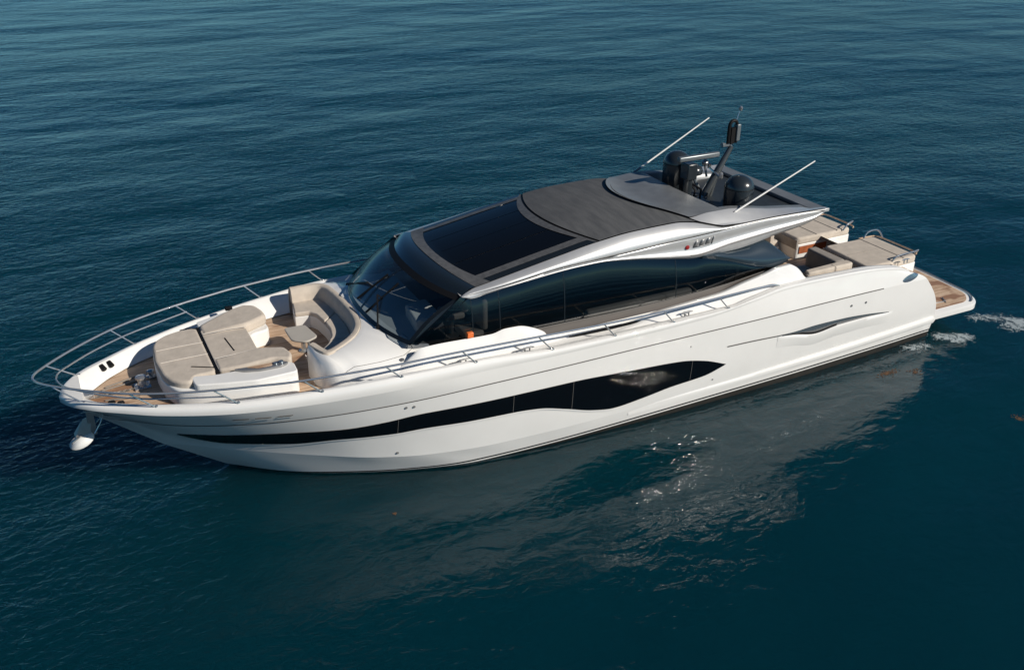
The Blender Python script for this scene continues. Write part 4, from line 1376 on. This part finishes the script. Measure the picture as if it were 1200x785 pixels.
pp = [(20.05, -2.12), (22.0, -2.05), (22.0, -0.38), (20.12, -0.34)]
SP = sunpad('sunbed', 'square beige aft sunbed on the near side of the stern walkway', pp, 2.24, 2.47, [((21.45, -2.05), (21.45, -0.38)), ((20.2, -1.2), (21.42, -1.2))], -1)
ps = [(19.85, 0.42), (21.95, 0.42), (21.9, 1.72), (19.85, 1.75)]
SS = sunpad('sunbed', 'square beige aft sunbed on the far side of the stern walkway', ps, 2.24, 2.47, [((21.4, 0.42), (21.4, 1.72)), ((20.6, 0.45), (20.6, 1.72))], 1)
build('storage_panel', *box(19.95, 21.0, 0.395, 0.41, 1.98, 2.2), REDWOOD, SS)
for T_, ya, yb in ((SP, -2.02, -0.32), (SS, 0.36, 1.78)):
    build('teak_rim', *tube(smoothline([(22.02 - .5, yb, 2.44), (22.0, yb - .06 * (1 if yb > ya else -1), 2.46), (22.10, yb - .18, 2.47), (22.12, (ya + yb) / 2, 2.47), (22.10, ya + .18, 2.47), (22.0, ya + .04, 2.46)], 6), 0.022, 8), TEAK, T_)
# stern grab rails
for y0, y1, x in ((-0.36, -0.62, 22.02), (0.40, 0.70, 21.95)):
    build('grab_rail', *tube(smoothline([(x - 0.35, y0, 2.44), (x - .2, y0, 2.62), (x + 0.1, y0 * .7 + y1 * .3, 2.64), (x + 0.15, y1, 2.44)], 6), 0.022, 8), STEEL, YACHT)
build('grab_rail', *tube(smoothline([(21.0, -2.06, 2.46), (21.15, -2.08, 2.60), (21.75, -2.08, 2.62), (22.02, -2.02, 2.60), (22.05, -1.9, 2.44)], 6), 0.022, 8), STEEL, YACHT)
build('mooring_cleat', *cleat(21.3, -2.25, 2.44, 0.0, 0.3), STEEL, YACHT)
for side in (port, stbd):
    q_ = []
    for k in np.linspace(0, 1, 14):
        x = 20.80 + 0.62 * k
        hh = 0.012 + 0.085 * math.sin(math.pi * k) ** 0.6 if 0 < k < 1 else 0.01
        zc = 2.15 + 0.06 * k
        q_.append([hull_pt(x, zc - hh, 0.006), hull_pt(x, zc, 0.012), hull_pt(x, zc + hh, 0.006)])
    build('stern_fairlead', *side(gridmesh(q_)), SKYGL, YACHT, smooth=60)
build('stern_steps', *join(box(21.0, 21.45, -2.45, -1.98, 1.4, 2.22), box(21.45, 21.9, -2.42, -2.0, 1.0, 1.85)), TEAK, YACHT, bevel=0.015)
# near-side aft sofa
AS = thing('sofa', 'taupe L-shaped cockpit sofa beside the near aft sunbed', 'sofa', (19.0, -1.4, 1.8))
build('base', *prism([(17.7, -2.25), (19.1, -2.25), (19.1, -0.95), (18.05, -0.95), (18.05, -1.6), (17.7, -1.6)], 1.80, 2.15), DECKW, AS, bevel=0.02)
build('seat_cushion', *prism(rnd_poly([(17.7, -2.1), (18.85, -2.1), (18.85, -0.95), (18.0, -0.95), (18.0, -1.6), (17.7, -1.6)], 0.06, 3), 2.14, 2.36), CUSH, AS, bevel=0.05)
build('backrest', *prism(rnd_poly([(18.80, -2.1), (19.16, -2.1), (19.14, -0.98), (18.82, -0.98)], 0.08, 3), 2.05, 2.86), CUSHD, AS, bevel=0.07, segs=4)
build('side_backrest', *prism(rnd_poly([(17.62, -2.36), (19.20, -2.34), (19.18, -2.08), (17.66, -2.14)], 0.08, 3), 2.05, 2.86), CUSH, AS, bevel=0.06, segs=4)
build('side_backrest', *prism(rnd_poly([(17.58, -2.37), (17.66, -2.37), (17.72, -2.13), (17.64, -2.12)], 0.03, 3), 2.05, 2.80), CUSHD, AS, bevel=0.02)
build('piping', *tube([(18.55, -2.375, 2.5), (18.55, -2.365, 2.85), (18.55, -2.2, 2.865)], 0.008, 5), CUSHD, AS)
# cockpit table and far-side bench
CT = thing('table', 'low teak cockpit table between the sofa and the far bench', 'table', (17.75, -0.45, 1.8))
build('table_top', *prism(rnd_poly([(17.3, -0.9), (18.2, -0.9), (18.2, 0.0), (17.3, 0.0)], 0.1, 4), 2.28, 2.32), TEAK, CT, bevel=0.012)
build('leg', *lathe((17.75, -0.45, 1.8), [(0.15, 0), (0.05, 0.03), (0.05, 0.48)], 14), STEEL, CT)
FB = thing('bench', 'beige bench with a pale end post under the far roof overhang', 'bench', (18.9, 1.5, 1.8))
build('seat_cushion', *prism(rnd_poly([(17.6, 1.0), (19.7, 1.0), (19.7, 2.2), (17.6, 2.2)], 0.08, 3), 2.05, 2.24), CUSH, FB, bevel=0.05)
build('base', *box(17.6, 19.7, 0.98, 2.2, 1.8, 2.06), DECKW, FB, bevel=0.02)
build('end_post', *box(19.1, 19.25, 0.75, 1.2, 1.8, 2.62), CUSH, FB, bevel=0.03)

# ------------------------------------------------------------------ anchor below the bow
AN = thing('anchor', 'polished anchor with a pale fluke hanging below the bow', 'anchor', (0.3, 0, 1.45))
build('shank', *join(prism([(0.38, -0.025), (0.52, -0.025), (0.52, 0.025), (0.38, 0.025)], 1.55, 2.12), tube([(0.45, 0.0, 2.1), (0.52, 0, 2.3)], 0.03, 8)), STEELD, AN, bevel=0.01)
disc = [(0.20 + 0.25 * math.cos(a), -0.10 + 0.10 * math.sin(a), 1.52 + 0.12 * math.sin(a) + 0.07 * math.cos(a)) for a in np.linspace(0, 2 * math.pi, 21)[:-1]]
build('fluke', disc + [(0.21, -0.13, 1.53)], [(i, (i + 1) % 20, 20) for i in range(20)], WHITEP, AN, smooth=50, solid=0.04)
build('web', *join(([(0.10, -0.06, 1.60), (0.40, -0.06, 1.62), (0.47, 0.0, 2.0), (0.30, 0.0, 1.95)], [(0, 1, 2, 3)]), ([(0.10, -0.06, 1.60), (0.30, 0.0, 1.95), (0.26, 0.12, 1.85), (0.08, 0.10, 1.62)], [(0, 1, 2, 3)])), STEELD, AN, smooth=0, solid=0.03)
build('stock', *tube([(0.02, -0.3, 1.62), (0.34, 0.1, 1.62)], 0.018, 8), STEEL, AN)
build('roll_bar', *join(tube([(0.46, -0.1, 1.62), (0.62, 0.0, 1.80), (0.70, 0.0, 1.95)], 0.014, 6), tube([(0.46, 0.15, 1.66), (0.72, 0.1, 1.9)], 0.014, 6)), STEEL, AN)

# ------------------------------------------------------------------ foam and drifting weed
def foam(name, label, cx_, cy_, pts, n=40):
    """pts: list of (x, y, radius): blobs of churned water"""
    xs0, xs1 = min(p[0] - p[2] for p in pts), max(p[0] + p[2] for p in pts)
    ys0, ys1 = min(p[1] - p[2] for p in pts), max(p[1] + p[2] for p in pts)
    rows, cov = [], []
    for i in range(n + 1):
        row = []
        for j in range(n + 1):
            x, y = xs0 + (xs1 - xs0) * i / n, ys0 + (ys1 - ys0) * j / n
            c = min(1, sum(max(0, 1 - math.hypot(x - a, y - b) / r_) for a, b, r_ in pts)) - 0.0
            if c <= 0:
                c = -1.5
            cov.append(c)
            row.append((x, y, 0.008 + 0.012 * max(c, 0)))
        rows.append(row)
    v, f = gridmesh(rows)
    o = build(name, v, f, FOAM, None, smooth=180, origin=(cx_, cy_, 0))
    at = o.data.attributes.new('cover', 'FLOAT', 'POINT')
    at.data.foreach_set('value', cov)
    o['label'] = label
    o['category'] = 'foam'
    o['kind'] = 'stuff'
    o['group'] = 'white water at the stern'


foam('foam', 'white churned water close under the platform corner', 23.1, -2.9, [(22.8, -2.7, .35), (23.1, -2.85, .5), (23.45, -3.05, .42), (23.1, -3.1, .35)])
foam('foam', 'thin curl of foam further out from the stern', 25.3, -2.8, [(24.8, -2.3, .35), (25.2, -2.45, .4), (25.6, -2.75, .5), (25.2, -3.2, .4), (25.6, -3.3, .45), (25.95, -3.2, .4)])
foam('foam', 'small wisp of foam against the hull ahead of the platform', 21.7, -2.95, [(21.5, -2.85, .35), (21.9, -2.9, .35)])


def weed(label, cx_, cy_, n, sx, sy, name='seaweed'):
    v, f = [], []
    rng = random.Random(int(cx_ * 100))
    for k in range(n):
        a = rng.uniform(0, 6.28)
        r_ = abs(rng.gauss(0, 0.5))
        x, y = cx_ + sx * r_ * math.cos(a), cy_ + sy * r_ * math.sin(a)
        s = rng.uniform(0.008, 0.03)
        b = rng.uniform(0, 6.28)
        i = len(v)
        for q in range(5):
            rr = s * rng.uniform(0.6, 1.3)
            v.append((x + rr * math.cos(b + q * 1.257), y + rr * math.sin(b + q * 1.257), 0.004 + rng.uniform(0, 0.008)))
        v.append((x, y, 0.014))
        for q in range(5):
            f.append((i + q, i + (q + 1) % 5, i + 5))
    o = build(name, v, f, WEED, None, smooth=0, origin=(cx_, cy_, 0))
    o['label'] = label
    o['category'] = 'seaweed'
    o['group'] = 'drifting brown seaweed'


weed('larger clump of brown seaweed in the hull reflection near the stern', 19.8, -3.61, 170, 0.4, 0.17)
weed('small clump of brown seaweed just right of the larger clump', 20.53, -3.91, 60, 0.2, 0.2)
weed('brown seaweed clump alone at the right edge of the picture', 20.93, -6.78, 60, 0.14, 0.2)
weed('tiny yellowish weed sprig on the water below the bow', 5.76, -3.4, 12, 0.07, 0.04)
